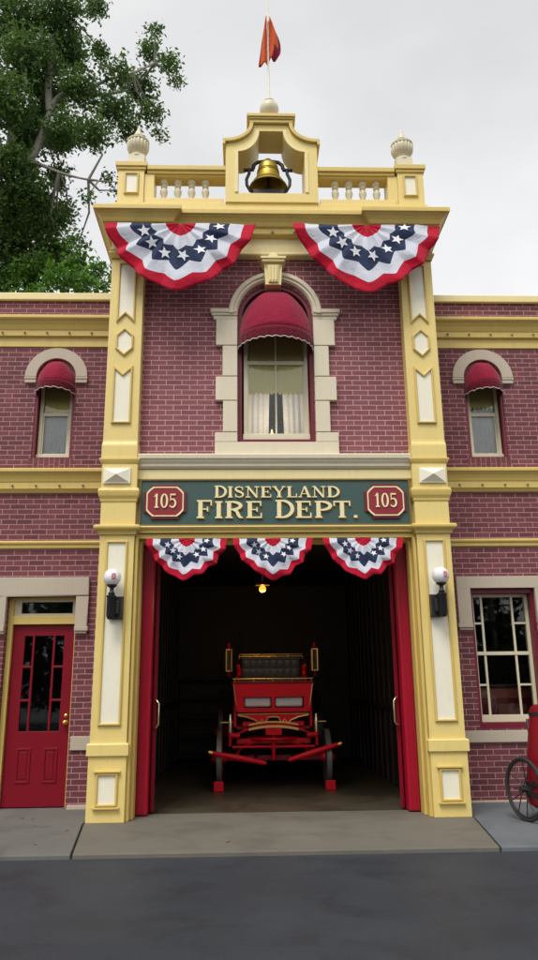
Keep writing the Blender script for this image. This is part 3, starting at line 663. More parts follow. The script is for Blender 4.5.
# ------------------------------------------------------------------ sign
def stroke(mb, pts, w, T, y0, y1, grow):
    P = [Vector(p) for p in pts]; n = len(P); ws = w if isinstance(w, (list, tuple)) else [w] * n; L = []; R = []
    for i in range(n):
        t = (P[min(n - 1, i + 1)] - P[max(0, i - 1)]).normalized(); nn = Vector((-t.y, t.x)); e = t * (grow if i == n - 1 else -grow if i == 0 else 0)
        L.append(P[i] + nn * (ws[i] / 2 + grow) + e); R.append(P[i] - nn * (ws[i] / 2 + grow) + e)
    mb.prism([T(p) for p in L + R[::-1]], y0, y1)
def ell(cx, cz, rx, rz, a0, a1, n=14): return [(cx + rx * math.cos(math.radians(a0 + (a1 - a0) * i / n)), cz + rz * math.sin(math.radians(a0 + (a1 - a0) * i / n))) for i in range(n + 1)]
def vw(n, a, c): return [a + (c - a) * math.sin(PI * i / (n - 1)) for i in range(n)]
TH, TN, SR = .20, .09, .085
def serif(x, z, w=.34): return ([(x - w / 2, z), (x + w / 2, z)], SR)
def stem(x, w=TH, foot=True, head=True):
    r = [([(x, .0), (x, 1.)], w)]
    if foot: r.append(serif(x, SR / 2))
    if head: r.append(serif(x, 1 - SR / 2))
    return r
def bowl(x, zc, rx, rz, thick): p = [(x, zc + rz)] + ell(x + .12, zc, rx - .12, rz, 90, -90, 16) + [(x, zc - rz)]; return (p, [TN] + vw(17, TN, thick) + [TN])
SP = [(.60, .70), (.60, .83), (.52, .925), (.36, .965), (.20, .925), (.11, .82), (.12, .70), (.22, .60), (.38, .52), (.54, .44), (.63, .33), (.63, .20), (.54, .085), (.37, .035), (.21, .075), (.12, .17), (.11, .30)]
SWD = [.05, .07, .08, .09, .11, .13, .15, .17, .19, .17, .15, .13, .11, .09, .08, .07, .05]
G = {
 'I': (stem(.21), .42), 'D': (stem(.21) + [bowl(.2, .5, .64, .463, .18)], .90),
 'S': ([(SP, SWD), ([(.60, .66), (.60, .97)], .06), ([(.11, .34), (.11, .03)], .06)], .74),
 'N': (stem(.19, .07, True, False) + stem(.83, .07, False, True) + [([(.17, 1.), (.84, 0.)], .16), serif(.12, 1 - SR / 2, .22)], 1.02),
 'E': (stem(.21) + [([(.2, 1 - SR / 2), (.74, 1 - SR / 2)], SR), ([(.2, SR / 2), (.77, SR / 2)], SR), ([(.2, .5), (.56, .5)], .06), ([(.72, 1.), (.72, .72)], .06), ([(.75, 0.), (.75, .30)], .06), ([(.55, .37), (.55, .63)], .06)], .84),
 'Y': ([([(.10, 1.), (.44, .46)], .16), ([(.80, 1.), (.48, .46)], .075), ([(.46, 0.), (.46, .5)], TH), serif(.46, SR / 2, .38), serif(.12, 1 - SR / 2, .32), serif(.78, 1 - SR / 2, .26)], .92),
 'L': (stem(.21) + [([(.2, SR / 2), (.74, SR / 2)], SR), ([(.72, 0.), (.72, .34)], .065)], .80),
 'A': ([([(.12, 0.), (.44, 1.)], .075), ([(.46, 1.), (.78, 0.)], .175), ([(.24, .32), (.68, .32)], .065), serif(.12, SR / 2, .26), serif(.78, SR / 2, .32)], .92),
 'F': (stem(.21) + [([(.2, 1 - SR / 2), (.74, 1 - SR / 2)], SR), ([(.2, .5), (.56, .5)], .06), ([(.72, 1.), (.72, .70)], .06), ([(.55, .37), (.55, .63)], .06)], .80),
 'R': (stem(.21) + [bowl(.2, .735, .56, .228, .17), ([(.40, .52), (.58, .40), (.66, .18), (.74, .04), (.86, .05)], [.12, .15, .16, .12, .07])], .92),
 'P': (stem(.21) + [bowl(.2, .715, .58, .248, .17)], .84),
 'T': (stem(.43, TH, True, False) + [([(.04, 1 - SR / 2), (.82, 1 - SR / 2)], SR), ([(.06, 1.), (.06, .70)], .065), ([(.80, 1.), (.80, .70)], .065)], .88),
 '.': ([([(.12, 0.), (.12, .15)], .16)], .26), ' ': ([], .42),
 '1': (stem(.26, .16, True, False) + [([(.05, .80), (.16, .85), (.24, .97)], [.05, .08, .10])], .50),
 '0': ([(ell(.31, .5, .23, .465, 90, 450, 28), [.08 + .08 * abs(math.cos(math.radians(90 + 360 * i / 28))) for i in range(29)])], .62),
 '5': ([([(.10, .94), (.54, .94)], .11), ([(.13, .97), (.13, .52)], .07), ([(.13, .54)] + ell(.28, .33, .25, .285, 110, -130, 16) + [(.08, .17)], [.05] + vw(17, .07, .15) + [.10])], .62),
}
def text(parent, s, x0, x1, z0, z1, y0, y1, ye, mats, name, grow, big=()):
    """each letter its own part: face (y0 to y1) over a wider dark edge (ye)"""
    sp = .07; wd = sum(G[c][1] + sp for c in s) - sp; k = (x1 - x0) / wd; x = 0.
    for i, c in enumerate(s):
        hh = (z1 - z0) * (1.07 if i in big else 1.); mb = MB(); n = 0
        for pts, w in G[c][0]:
            stroke(mb, pts, w, lambda p: (x0 + (x + p[0]) * k, z0 + p[1] * hh), y0 - n * .00045, y1, 0.); n += 1
        e = MB(); n = 0
        for pts, w in G[c][0]:
            stroke(e, pts, w, lambda p: (x0 + .012 + (x + p[0]) * k, z0 - .010 + p[1] * hh), y1 + .001 - n * .0002 + .003, ye, grow); n += 1
        mb.add(e.v, e.f, 1)
        if mb.v: mb.build(name, mats, parent)
        x += G[c][1] + sp
SG = empty('sign', (0, .12, 3.63), 'long dark green sign board with raised cream lettering above the garage doorway', 'sign')
b = MB(); b.box(-1.815, 1.815, .085, .1185, 3.645, 4.268); b.build('board', 'green', SG)
b = MB(); b.ring(rect(-1.842, 1.842, 3.631, 4.282), rect(-1.815, 1.815, 3.652, 4.26), .066, .1185); b.build('sign_frame', 'letter_shadow', SG, bevel=.004)
for s_, a, c, z0, z1, big in (('DISNEYLAND', -.835, .865, 4.02, 4.175, (0,)), ('FIRE DEPT.', -1.075, 1.115, 3.735, 3.968, (0, 5))):
    text(SG, s_, a, c, z0, z1, .058, .072, .0845, ['letter', 'letter_shadow'], 'letter', .022, big)
for xc in (-1.49, 1.492):
    x0, x1, z0, z1 = xc - .285, xc + .285, 3.722, 4.205
    P = [(x0 + .10, z0), (x1 - .10, z0), (x1 - .085, z0 + .075), (x1, z0 + .10), (x1, z1 - .10), (x1 - .085, z1 - .075), (x1 - .10, z1), (x0 + .10, z1), (x0 + .085, z1 - .075), (x0, z1 - .10), (x0, z0 + .10), (x0 + .085, z0 + .075)]
    t = MB(); t.prism(P, .058, .0845); bd = t.build('badge', 'badge_edge', SG, bevel=.004)
    def oct_(d, k):
        a, c, e, f = x0 + d, x1 - d, z0 + d, z1 - d
        return [(a + k, e), (c - k, e), (c - k * .45, e + k * .45), (c, e + k), (c, f - k), (c - k * .45, f - k * .45), (c - k, f), (a + k, f), (a + k * .45, f - k * .45), (a, f - k), (a, e + k), (a + k * .45, e + k * .45)]
    t = MB(); t.prism(oct_(.032, .085), .050, .0575); t.build('badge_face', 'badge', bd)
    t = MB(); t.ring(oct_(.036, .085), oct_(.052, .085), .044, .0495); t.build('badge_line', 'letter', bd)
    text(bd, '105', xc - .155, xc + .155, 3.875, 4.07, .036, .044, .0495, ['letter', 'badge_edge'], 'numeral', .014)

# ------------------------------------------------------------------ bunting
def bunting(name, xc, zt, a, bb, y, folds, amp, label, group, seed, nstar=7, sq=1.55, hang=.10):
    rd = random.Random(seed); ph = [rd.uniform(-.35, .35) for _ in range(folds + 2)]; am = [rd.uniform(.65, 1.25) for _ in range(folds + 2)]
    def pleat(t):
        q = t * folds; i = int(min(folds - 1, q)); f = q - i; pk = .36 + .2 * ph[i]
        k = am[i] * (1 - f) + am[i + 1] * f
        return k * (f / pk if f < pk else ((1 - f) / (1 - pk)) ** 1.25)
    def S(r, t, off=0.):
        t = min(1., max(0., t)); th = PI * t; c, s = math.cos(th), math.sin(th)
        R = (abs(c / a) ** sq + abs(s / bb) ** sq) ** (-1 / sq)
        p = pleat(t); R *= 1 + ((.07 * (p - .5) * min(1, 1.4 * r)) + .17 * (p - .45) * math.sin(PI * min(1, r)) ** 1.5) * min(1., 3 * s) + .015 * math.sin(5 * th + seed) * s
        wob = .02 * math.sin(7 * r + 9 * t + seed) + .012 * math.sin(15 * r - 21 * t)
        return (xc - r * R * c + .02 * r * (p - .5) * s, y - hang * math.sin(PI * .5 * r) * s - amp * (r ** .8) * p - wob * r - off, zt - r * R * s - .012 * abs(math.sin(3 * PI * t)) * (1 - s))
    bands = [(.03, .20, 0), (.20, .39, 1), (.39, .655, 2), (.655, .84, 1), (.84, 1.0, 0)]
    rs = []; ms = []
    for r0, r1, m in bands:
        for k in range(4): rs.append(r0 + (r1 - r0) * k / 4); ms.append(m)
    rs.append(1.); nt_ = folds * 18
    mb = MB(); mb.grid(lambda u, v: S(rs[round(u * (len(rs) - 1))], v), len(rs) - 1, nt_, mf=lambda i, j: ms[i])
    o = mb.build(name, ['c_red', 'c_white', 'c_blue'], org=(xc, y, zt), smooth=55, fix=False)
    so = o.modifiers.new('thick', 'SOLIDIFY'); so.thickness = .004; so.offset = 0
    tag(o, label, 'bunting', group)
    sz = .080 * (bb / .95)
    for k in range(nstar):
        t0 = (k + .5) / nstar; t0 = (int(t0 * folds) + .68) / folds; r0 = .522 + rd.uniform(-.03, .03); rot = rd.uniform(0, 2 * PI)
        c0 = Vector(S(r0, t0)); Tr = (Vector(S(r0 + .05, t0)) - Vector(S(r0 - .05, t0))).normalized(); Tt = (Vector(S(r0, t0 + .012)) - Vector(S(r0, t0 - .012))); Tt = (Tt - Tr * Tt.dot(Tr)).normalized()
        nn = Tr.cross(Tt); nn = nn if nn.y < 0 else -nn; vs = []
        for i in range(11):
            rr = 0 if i == 10 else (sz if i % 2 == 0 else sz * .42); an = rot + PI * i / 5
            vs.append(tuple(c0 + (Tr * math.cos(an) + Tt * math.sin(an)) * rr + nn * .014))
        st = MB(); st.add(vs, [(i, (i + 1) % 10, 10) for i in range(10)]); q = st.build('star', 'star', o, fix=False)
    return o
gB = 'half round pleated buntings under the top cornice'
bunting('bunting', -1.345, 8.105, 1.10, 1.20, -.16, 7, .11, 'large pleated red white and blue bunting under the top cornice, left of the keystone', gB, 3)
bunting('bunting', 1.385, 8.11, 1.095, 1.20, -.16, 7, .11, 'large pleated red white and blue bunting under the top cornice, right of the keystone', gB, 8)
gS = 'small buntings hung across the garage opening'
for x, w, sd, q in ((-1.188, .535, 2, 'by the left garage door'), (-.045, .535, 5, 'in the middle'), (1.16, .545, 9, 'by the right garage door')):
    bunting('bunting', x, 3.455, w, .56, .05, 7, .05, 'small starred bunting hung under the sign across the garage opening, %s' % q, gS, sd, 6, hang=.05)

# ------------------------------------------------------------------ flag, bell, lamps
FP = empty('flagpole', (-.02, .04, 10.085), 'thin white flagpole on a pale ball at the top of the bell arch', 'flagpole')
t = MB(); t.lathe([(.085, 10.086), (.09, 10.10), (.08, 10.125), (.115, 10.16), (.142, 10.21), (.150, 10.265), (.140, 10.33), (.11, 10.375), (.07, 10.40), (.05, 10.41), (.085, 10.415), (.085, 10.43), (.03, 10.44), (.02, 10.46)], (-.02, .2, 0), 28); t.v = [(x, y - .16, 10.13 + (z - 10.086) * .95) for x, y, z in t.v]; t.box(-.11, .07, -.05, .13, 10.08, 10.15); t.build('ball', 'ivory', FP, smooth=50)
t = MB(); t.tube([(-.02, .04, 10.45), (-.035, .04, 12.9)], [.016, .013], 10); t.build('pole', 'cream', FP, smooth=60)
t = MB(); t.lathe([(.0, 12.9), (.03, 12.91), (.035, 12.94), (.02, 12.97), (0, 12.98)], (-.035, .04, 0), 12); t.build('pole_tip', 'brass', FP, smooth=60)
# limp flag, two folds either side of the pole
def flag_half(mb, tip, outline, side):
    n = 10
    def f(u, v):
        zl = outline(v); x = zl[0] * u; 
        return (-.03 + side * .018 + side * x, .04 - .02 - .05 * math.sin(PI * u) + .035 * math.sin(7 * u + 3 * v), zl[1] - u * zl[2])
    mb.grid(f, n, 16, mf=lambda i, j: 1 if (i >= 8 and j > 5) or (side > 0 and j >= 11 and i > 3) else 0)
fl = MB()
flag_half(fl, 0, lambda v: (.01 + .125 * min(1, v * 1.05) ** .8, 12.06 - v * .92, .02 + .04 * v), -1)
flag_half(fl, 0, lambda v: (.02 + .17 * math.sin(min(1., v * 1.25) * PI * .62) * (1 if v < .8 else 1 - (v - .8) * 2.6), 12.03 - v * .80, -.02 + .05 * v), 1)
o = fl.build('flag', ['flag', 'flag_trim'], org=(-.03, .04, 12.05), smooth=60, fix=False); so = o.modifiers.new('t', 'SOLIDIFY'); so.thickness = .006
tag(o, 'limp orange flag with crimson edges hanging from the thin pole', 'flag')
BL = empty('bell', (0, .18, 8.72), 'weathered golden bell in a black iron yoke inside the parapet arch', 'bell')
t = MB(); t.lathe([(0, 9.275), (.06, 9.275), (.105, 9.262), (.125, 9.235), (.135, 9.19), (.14, 9.13), (.155, 9.05), (.18, 8.97), (.215, 8.905), (.248, 8.865), (.255, 8.85), (.24, 8.85), (.20, 8.90), (.165, 8.97), (.145, 9.05), (.13, 9.15), (.11, 9.22), (0, 9.24)], (0, .18, 0), 36)
for z, r in ((9.10, .147), (9.13, .143), (8.93, .205)): t.tube([(r * math.cos(2 * PI * i / 36), .18 + r * math.sin(2 * PI * i / 36), z) for i in range(36)], .006, 6, closed=True)
t.v = [(x * 1.16 - .045, .18 + (y - .18) * 1.12, 8.69 + (z - 8.70) * 1.04 + .125) for x, y, z in t.v]; t.build('bell_body', 'bell', BL, smooth=40)
t = MB(); t.tube([(-.20, .18, 9.19), (-.19, .18, 9.25), (-.14, .18, 9.30), (-.05, .18, 9.315), (.05, .18, 9.315), (.14, .18, 9.30), (.19, .18, 9.25), (.20, .18, 9.19)], .027, 10); t.lathe([(.05, 9.27), (.05, 9.33), (.03, 9.35), (0, 9.355)], (0, .18, 0), 14)
t.tube([(-.33, .18, 9.16), (-.19, .18, 9.17)], .026, 10); t.tube([(.19, .18, 9.17), (.33, .18, 9.16)], .026, 10); t.v = [(x * 1.16 - .045, .18 + (y - .18) * 1.12, 8.69 + (z - 8.70) * 1.04 + .125) for x, y, z in t.v]; t.build('yoke', 'iron', BL, smooth=50)
t = MB(); pts = [(.26 * math.cos(a) * (1.08 if math.sin(a) < .2 else 1), .18, 8.98 + .25 * math.sin(a)) for a in [math.radians(130 + 280 * i / 24) for i in range(25)]]
t.tube([(-.25, .18, 9.17), (-.255, .18, 9.10), (-.29, .18, 9.0), (-.285, .18, 8.90), (-.24, .18, 8.80), (-.16, .18, 8.755), (0, .18, 8.74), (.16, .18, 8.755), (.24, .18, 8.80), (.285, .18, 8.90), (.29, .18, 9.0), (.255, .18, 9.10), (.25, .18, 9.17)], .022, 10); t.box(-.2, .2, .06, .3, 8.60, 8.74); t.v = [(x * 1.16 - .045, .18 + (y - .18) * 1.12, 8.69 + (z - 8.70) * 1.04 + .125) for x, y, z in t.v]; t.build('stand', 'iron', BL, smooth=50)
t = MB(); t.tube([(0, .18, 9.2), (.0, .18, 8.88)], .012, 8); t.lathe([(0, 8.80), (.03, 8.81), (.045, 8.84), (.035, 8.875), (0, 8.89)], (0, .18, 0), 14); t.v = [(x * 1.16 - .045, .18 + (y - .18) * 1.12, 8.69 + (z - 8.70) * 1.04 + .125) for x, y, z in t.v]; t.build('clapper', 'iron', BL, smooth=50)

def wall_lamp(s, label):
    x = s * 2.112; L = empty('wall_lamp', (x, .0, 2.40), label, 'wall lamp', 'white globe lamps on the pilasters'); y = -.165
    t = MB(); t.lathe([(.0, -.106), (.045, -.104), (.08, -.08), (.104, -.04), (.112, .0), (.104, .045), (.082, .08), (.05, .102), (0, .112)], (x, y, 2.915), 32); g = t.build('globe', 'globe', L, smooth=180)
    # small red emblem lines on the glass
    t = MB()
    for dz, spans in ((.032, ((-.2, .28),)), (.004, ((-.22, -.02), (.04, .3))), (-.026, ((-.16, .26),))):
        for a0, a1 in spans:
            def f(u, v, a0=a0, a1=a1, dz=dz):
                zz = dz + (v - .5) * .020; r = math.sqrt(max(0, .112 ** 2 - zz ** 2)) + .003; an = -PI / 2 + .30 + a0 + (a1 - a0) * u; return (x + r * math.cos(an), y + r * math.sin(an), 2.915 + zz)
            t.grid(f, 5, 1)
    t.build('emblem', 'mark', g, fix=False)
    t = MB(); t.lathe([(.02, 2.69), (.04, 2.70), (.045, 2.715), (.03, 2.73), (.024, 2.76), (.03, 2.785), (.055, 2.80), (.066, 2.81), (.066, 2.825), (.05, 2.83)], (x, y, 0), 20)
    t.lathe([(.0, 2.385), (.03, 2.388), (.045, 2.40), (.05, 2.42), (.056, 2.43), (.056, 2.66), (.064, 2.67), (.064, 2.685), (.03, 2.70)], (x, y, 0), 20); t.build('stem', 'iron', L, smooth=40)
    t = MB(); t.box(x - s * .13, x - s * .045, -.10, .0, 2.405, 2.68); t.box(x - s * .09, x - s * .0, -.15, -.10, 2.46, 2.62); t.box(x - s * .13, x + s * .05, -.03, .005, 2.40, 2.69); t.build('bracket', 'iron', L, bevel=.006)
wall_lamp(-1, 'white globe lamp on black bracket fixed to the pilaster nearest the red front door')
wall_lamp(1, 'white globe lamp on black bracket fixed to the pilaster nearest the black spoked wheel')
CL = empty('ceiling_lamp', (-.15, 1.75, 3.86), 'small lit amber lamp hanging in the dark garage', 'lamp')
t = MB(); t.tube([(-.15, 1.75, 3.86), (-.15, 1.75, 3.12)], .008, 6); t.lathe([(.02, 3.12), (.03, 3.11), (.10, 3.06), (.11, 3.05), (.095, 3.055), (.0, 3.10)], (-.15, 1.75, 0), 20); t.build('lamp_shade', 'brass', CL, smooth=50)
t = MB(); t.lathe([(0, 2.945), (.03, 2.95), (.052, 2.975), (.052, 3.01), (.03, 3.04), (.02, 3.07)], (-.15, 1.75, 0), 16); t.build('bulb', 'bulb', CL, smooth=60)

pl = bpy.data.lights.new('lamp_light', 'POINT'); pl.energy = 17; pl.color = (1., .66, .34); pl.shadow_soft_size = .06
po = bpy.data.objects.new('lamp_light', pl); C.objects.link(po); po.location = (-.15, 1.75, 2.86)

# the lamp standing in the tower window
TL = empty('table_lamp', (-.02, .62, 4.86), 'small lit lamp standing behind the tower window between the lace curtains', 'lamp')
t = MB(); t.lathe([(.07, 4.86), (.07, 4.875), (.02, 4.89), (.014, 4.95), (.022, 4.97), (.014, 4.99), (.012, 5.04), (.02, 5.05)], (-.02, .62, 0), 16); t.build('lamp_base', 'brass', TL, smooth=50)
t = MB(); t.lathe([(.015, 5.05), (.03, 5.06), (.034, 5.085), (.025, 5.115), (.012, 5.15), (.012, 5.18)], (-.02, .62, 0), 16); t.build('lamp_chimney', 'lampglow', TL, smooth=60)
pl2 = bpy.data.lights.new('window_lamp_light', 'POINT'); pl2.energy = 11; pl2.color = (1., .82, .58); pl2.shadow_soft_size = .08
po2 = bpy.data.objects.new('window_lamp_light', pl2); C.objects.link(po2); po2.location = (-.02, .80, 5.25)

# ------------------------------------------------------------------ horse drawn wagon
WG = empty('fire_wagon', (.03, 3.0, 0), 'antique red horse drawn fire wagon with brass trim parked in the garage', 'fire wagon')
WC = .035
def wheel(x, y, r, name='wheel', ns=14, tw=.075, fel='wagon', tyre='steel'):
    w = MB(); n = 44
    w.lathe([(r - .015, -tw / 2), (r, -tw / 2), (r, tw / 2), (r - .015, tw / 2), (r - .015, -tw / 2)], (x, y, r), n, mat=Matrix.Rotation(PI / 2, 3, 'Y')); o = w.build(name, tyre, WG, smooth=40)
    w = MB(); w.lathe([(r - .075, -tw * .4), (r - .016, -tw * .42), (r - .016, tw * .42), (r - .075, tw * .4), (r - .075, -tw * .4)], (x, y, r), n, mat=Matrix.Rotation(PI / 2, 3, 'Y')); w.build('rim', fel, o, smooth=40)
    for k in range(ns):
        a = 2 * PI * k / ns; w = MB(); w.tube([(x, y + .07 * math.cos(a), r + .07 * math.sin(a)), (x, y + (r - .07) * math.cos(a), r + (r - .07) * math.sin(a))], [.022, .016], 8); w.build('spoke', fel, o, smooth=60)
    w = MB(); w.lathe([(0, -.13), (.045, -.125), (.06, -.09), (.085, -.04), (.085, .04), (.06, .09), (.045, .125), (0, .13)], (x, y, r), 18, mat=Matrix.Rotation(PI / 2, 3, 'Y')); w.build('hub', 'wagon', o, smooth=50)
    return o
for s in (-1, 1):
    wheel(WC + s * .868, 3.10, .44); wheel(WC + s * .90, 5.1, .74, tyre='iron')
    t = MB(); x = WC + s * .868; t.add([(x - .075, 2.62, 0), (x + .075, 2.62, 0), (x + .075, 2.80, 0), (x - .075, 2.80, 0), (x - .075, 2.62, .14), (x + .075, 2.62, .14), (x + .075, 2.68, .14), (x - .075, 2.68, .14)], [(0, 3, 2, 1), (4, 5, 6, 7), (0, 1, 5, 4), (1, 2, 6, 5), (2, 3, 7, 6), (3, 0, 4, 7)])
    tag(t.build('wheel_chock', 'wagon', org=(x, 2.7, 0), bevel=.006), 'red wooden chock against the wagon wheel on the %s side of the garage' % ('left' if s < 0 else 'right'), 'wheel chock', 'red chocks under the wagon wheels')
def wbox(name, mat, x0, x1, y0, y1, z0, z1, bevel=.006): t = MB(); t.box(WC + x0, WC + x1, y0, y1, z0, z1); return t.build(name, mat, WG, bevel=bevel)
wbox('axle', 'darkred', -.80, .80, 3.05, 3.15, .40, .48); wbox('axle', 'darkred', -.80, .80, 5.05, 5.15, .69, .78)
t = MB(); t.tube([(WC - .66, 2.92, .62), (WC + .66, 2.92, .62)], .022, 10); t.build('cross_bar', 'wagon', WG, smooth=60)
# transverse leaf spring, gilded
def leafspring(sgn):
    t = MB(); n = 20
    for k, (hw, dz) in enumerate(((.66, 0), (.50, .022), (.34, .044))):
        P = [(-hw + 2 * hw * i / n) for i in range(n + 1)]; zf = lambda x: .79 + sgn * .13 * (1 - (x / .66) ** 2) + dz
        t.prism([(WC + x, zf(x)) for x in P] + [(WC + x, zf(x) + .018) for x in P[::-1]], 2.90, 2.98)
    return t
leafspring(1).build('leaf_spring', 'wagon', WG)
t = MB(); P = [-.40 + .80 * i / 20 for i in range(21)]; zf = lambda x: .79 + .13 * (1 - (x / .66) ** 2); t.prism([(WC + x, zf(x) + .068) for x in P] + [(WC + x, zf(x) + .092) for x in P[::-1]], 2.885, 2.99); t.prism([(WC + x, zf(x) - .006) for x in P] + [(WC + x, zf(x) + .03) for x in P[::-1]], 2.88, 2.897); t.build('gilt_leaf', 'goldleaf', WG)
for s in (-1, 1): t = MB(); t.tube([(WC + s * .54, 2.94, .79), (WC + s * .70, 2.94, .80)], .042, 10); t.tube([(WC + s * .70, 2.94, .63), (WC + s * .70, 2.94, .84)], .022, 8); t.build('spring_shackle', 'wagon', WG, smooth=60)
t = MB(); t.box(WC - .10, WC + .10, 2.86, 3.02, .80, .90); t.ring(rect(WC - .13, WC + .13, .80, .91), rect(WC - .05, WC + .05, .83, .88), 2.85, 2.88); t.tube([(WC, 2.92, .42), (WC, 2.92, .80)], .03, 8); t.build('pole_socket', 'wagon', WG, bevel=.004)
# the two sloping bars
for pts, nm in ((((-.94, 2.60, .565), (-.09, 2.60, .40)), 0), (((.24, 2.60, .44), (1.04, 2.60, .668)), 1)):
    a, c = [Vector(p) for p in pts]; mid = (a + c) / 2
    t = MB(); t.tube([a, a.lerp(c, .05), mid, a.lerp(c, .95), c], [.022, .034, .046, .034, .022], 12); o = t.build('whippletree', 'wagon', WG, smooth=60)
    out, inn_ = (a, c) if nm == 0 else (c, a)
    t = MB(); d = (out - inn_).normalized(); t.tube([out - d * .01, out + d * .05, out + d * .06], [.034, .034, .012], 12); t.build('brass_tip', 'brass', o, smooth=50)
    t = MB(); t.tube([inn_ - d * .01, inn_ + Vector((0, -.01, -.0)), inn_ + Vector((0, -.02, .05)), inn_ + Vector((0, .0, .08))], .012, 8); t.build('hook', 'iron', o, smooth=50)
    t = MB(); t.tube([mid, mid + Vector((0, .32, .03))], .018, 8); t.build('link', 'iron', o, smooth=50)
# valance board with gilt line
zz = [(-.585, 1.125), (-.585, 1.095), (-.42, 1.065), (-.30, 1.02), (-.235, .965), (-.19, 1.03), (-.13, .975), (-.09, 1.06), (0, 1.07), (.09, 1.06), (.13, .975), (.19, 1.03), (.235, .965), (.30, 1.02), (.42, 1.065), (.585, 1.095), (.585, 1.125)]
t = MB(); t.prism([(WC + x, z) for x, z in zz], 2.95, 2.985); v_ = t.build('valance_board', 'wagon', WG)
t = MB(); t.tube([(WC + x * .98, 2.945, z + .008) for x, z in zz[1:-1]], .012, 6); t.tube([(WC - .58, 2.945, 1.122), (WC + .58, 2.945, 1.122)], .008, 6); t.build('gilt_line', 'goldleaf', v_)
# dashboard with two cushions showing through
tr = lambda z: .595 + (z - 1.16) / .44 * .065
t = MB(); t.plate([[(WC - tr(1.15), 1.15), (WC + tr(1.15), 1.15), (WC + tr(1.60), 1.60), (WC - tr(1.60), 1.60)], rect(WC - .475, WC - .03, 1.215, 1.385), rect(WC + .03, WC + .50, 1.215, 1.385)], 2.93, 2.97); D_ = t.build('dashboard', 'wagon', WG, bevel=.004)
t = MB(); t.box(WC - .67, WC + .67, 2.915, 2.985, 1.60, 1.625); t.build('dashboard_cap', 'darkred', D_, bevel=.005)
t = MB(); t.tube([(WC - .66, 2.95, 1.675), (WC + .66, 2.95, 1.675)], .011, 8)
for x in (-.63, -.32, 0, .32, .63): t.tube([(WC + x, 2.95, 1.62), (WC + x, 2.95, 1.675)], .008, 6)
t.tube([(WC - .65, 2.95, 1.632), (WC + .65, 2.95, 1.632)], .007, 6); t.build('dash_rail', 'brass', WG, smooth=60)
for a, c in ((-.47, -.035), (.035, .49)):
    t = MB(); t.box(WC + a, WC + c, 2.985, 3.45, 1.225, 1.385); t.build('cushion', 'canvas', WG, bevel=.035, smooth=60)
# driver's seat
wbox('seat', 'leather', -.55, .55, 3.5, 4.0, 1.60, 1.70, .03)
t = MB()
def tuft(u, v): x = WC - .51 + 1.02 * u; z = 1.69 + .33 * v; return (x, 4.0 - .012 * abs(math.sin(PI * u * 8)) * abs(math.sin(PI * (v * 2))) ** .6 - .03, z)
t.grid(tuft, 64, 16); t.box(WC - .51, WC + .51, 3.99, 4.06, 1.68, 2.03); t.build('seat_back', 'leather', WG, smooth=60)
t = MB(); t.tube([(WC - .52, 3.98, 2.025), (WC + .52, 3.98, 2.025)], .03, 10); t.build('back_roll', 'leather', WG, smooth=60)
t = MB(); t.tube([(WC - .58, 4.0, 2.105), (WC + .58, 4.0, 2.105)], .012, 8); t.tube([(WC - .56, 4.0, 2.07), (WC + .56, 4.0, 2.07)], .008, 6)
for x in (-.56, -.25, .05, .32, .57): t.tube([(WC + x, 4.0, 2.03), (WC + x, 4.0, 2.105)], .008, 6)
t.build('seat_rail', 'brass', WG, smooth=60)
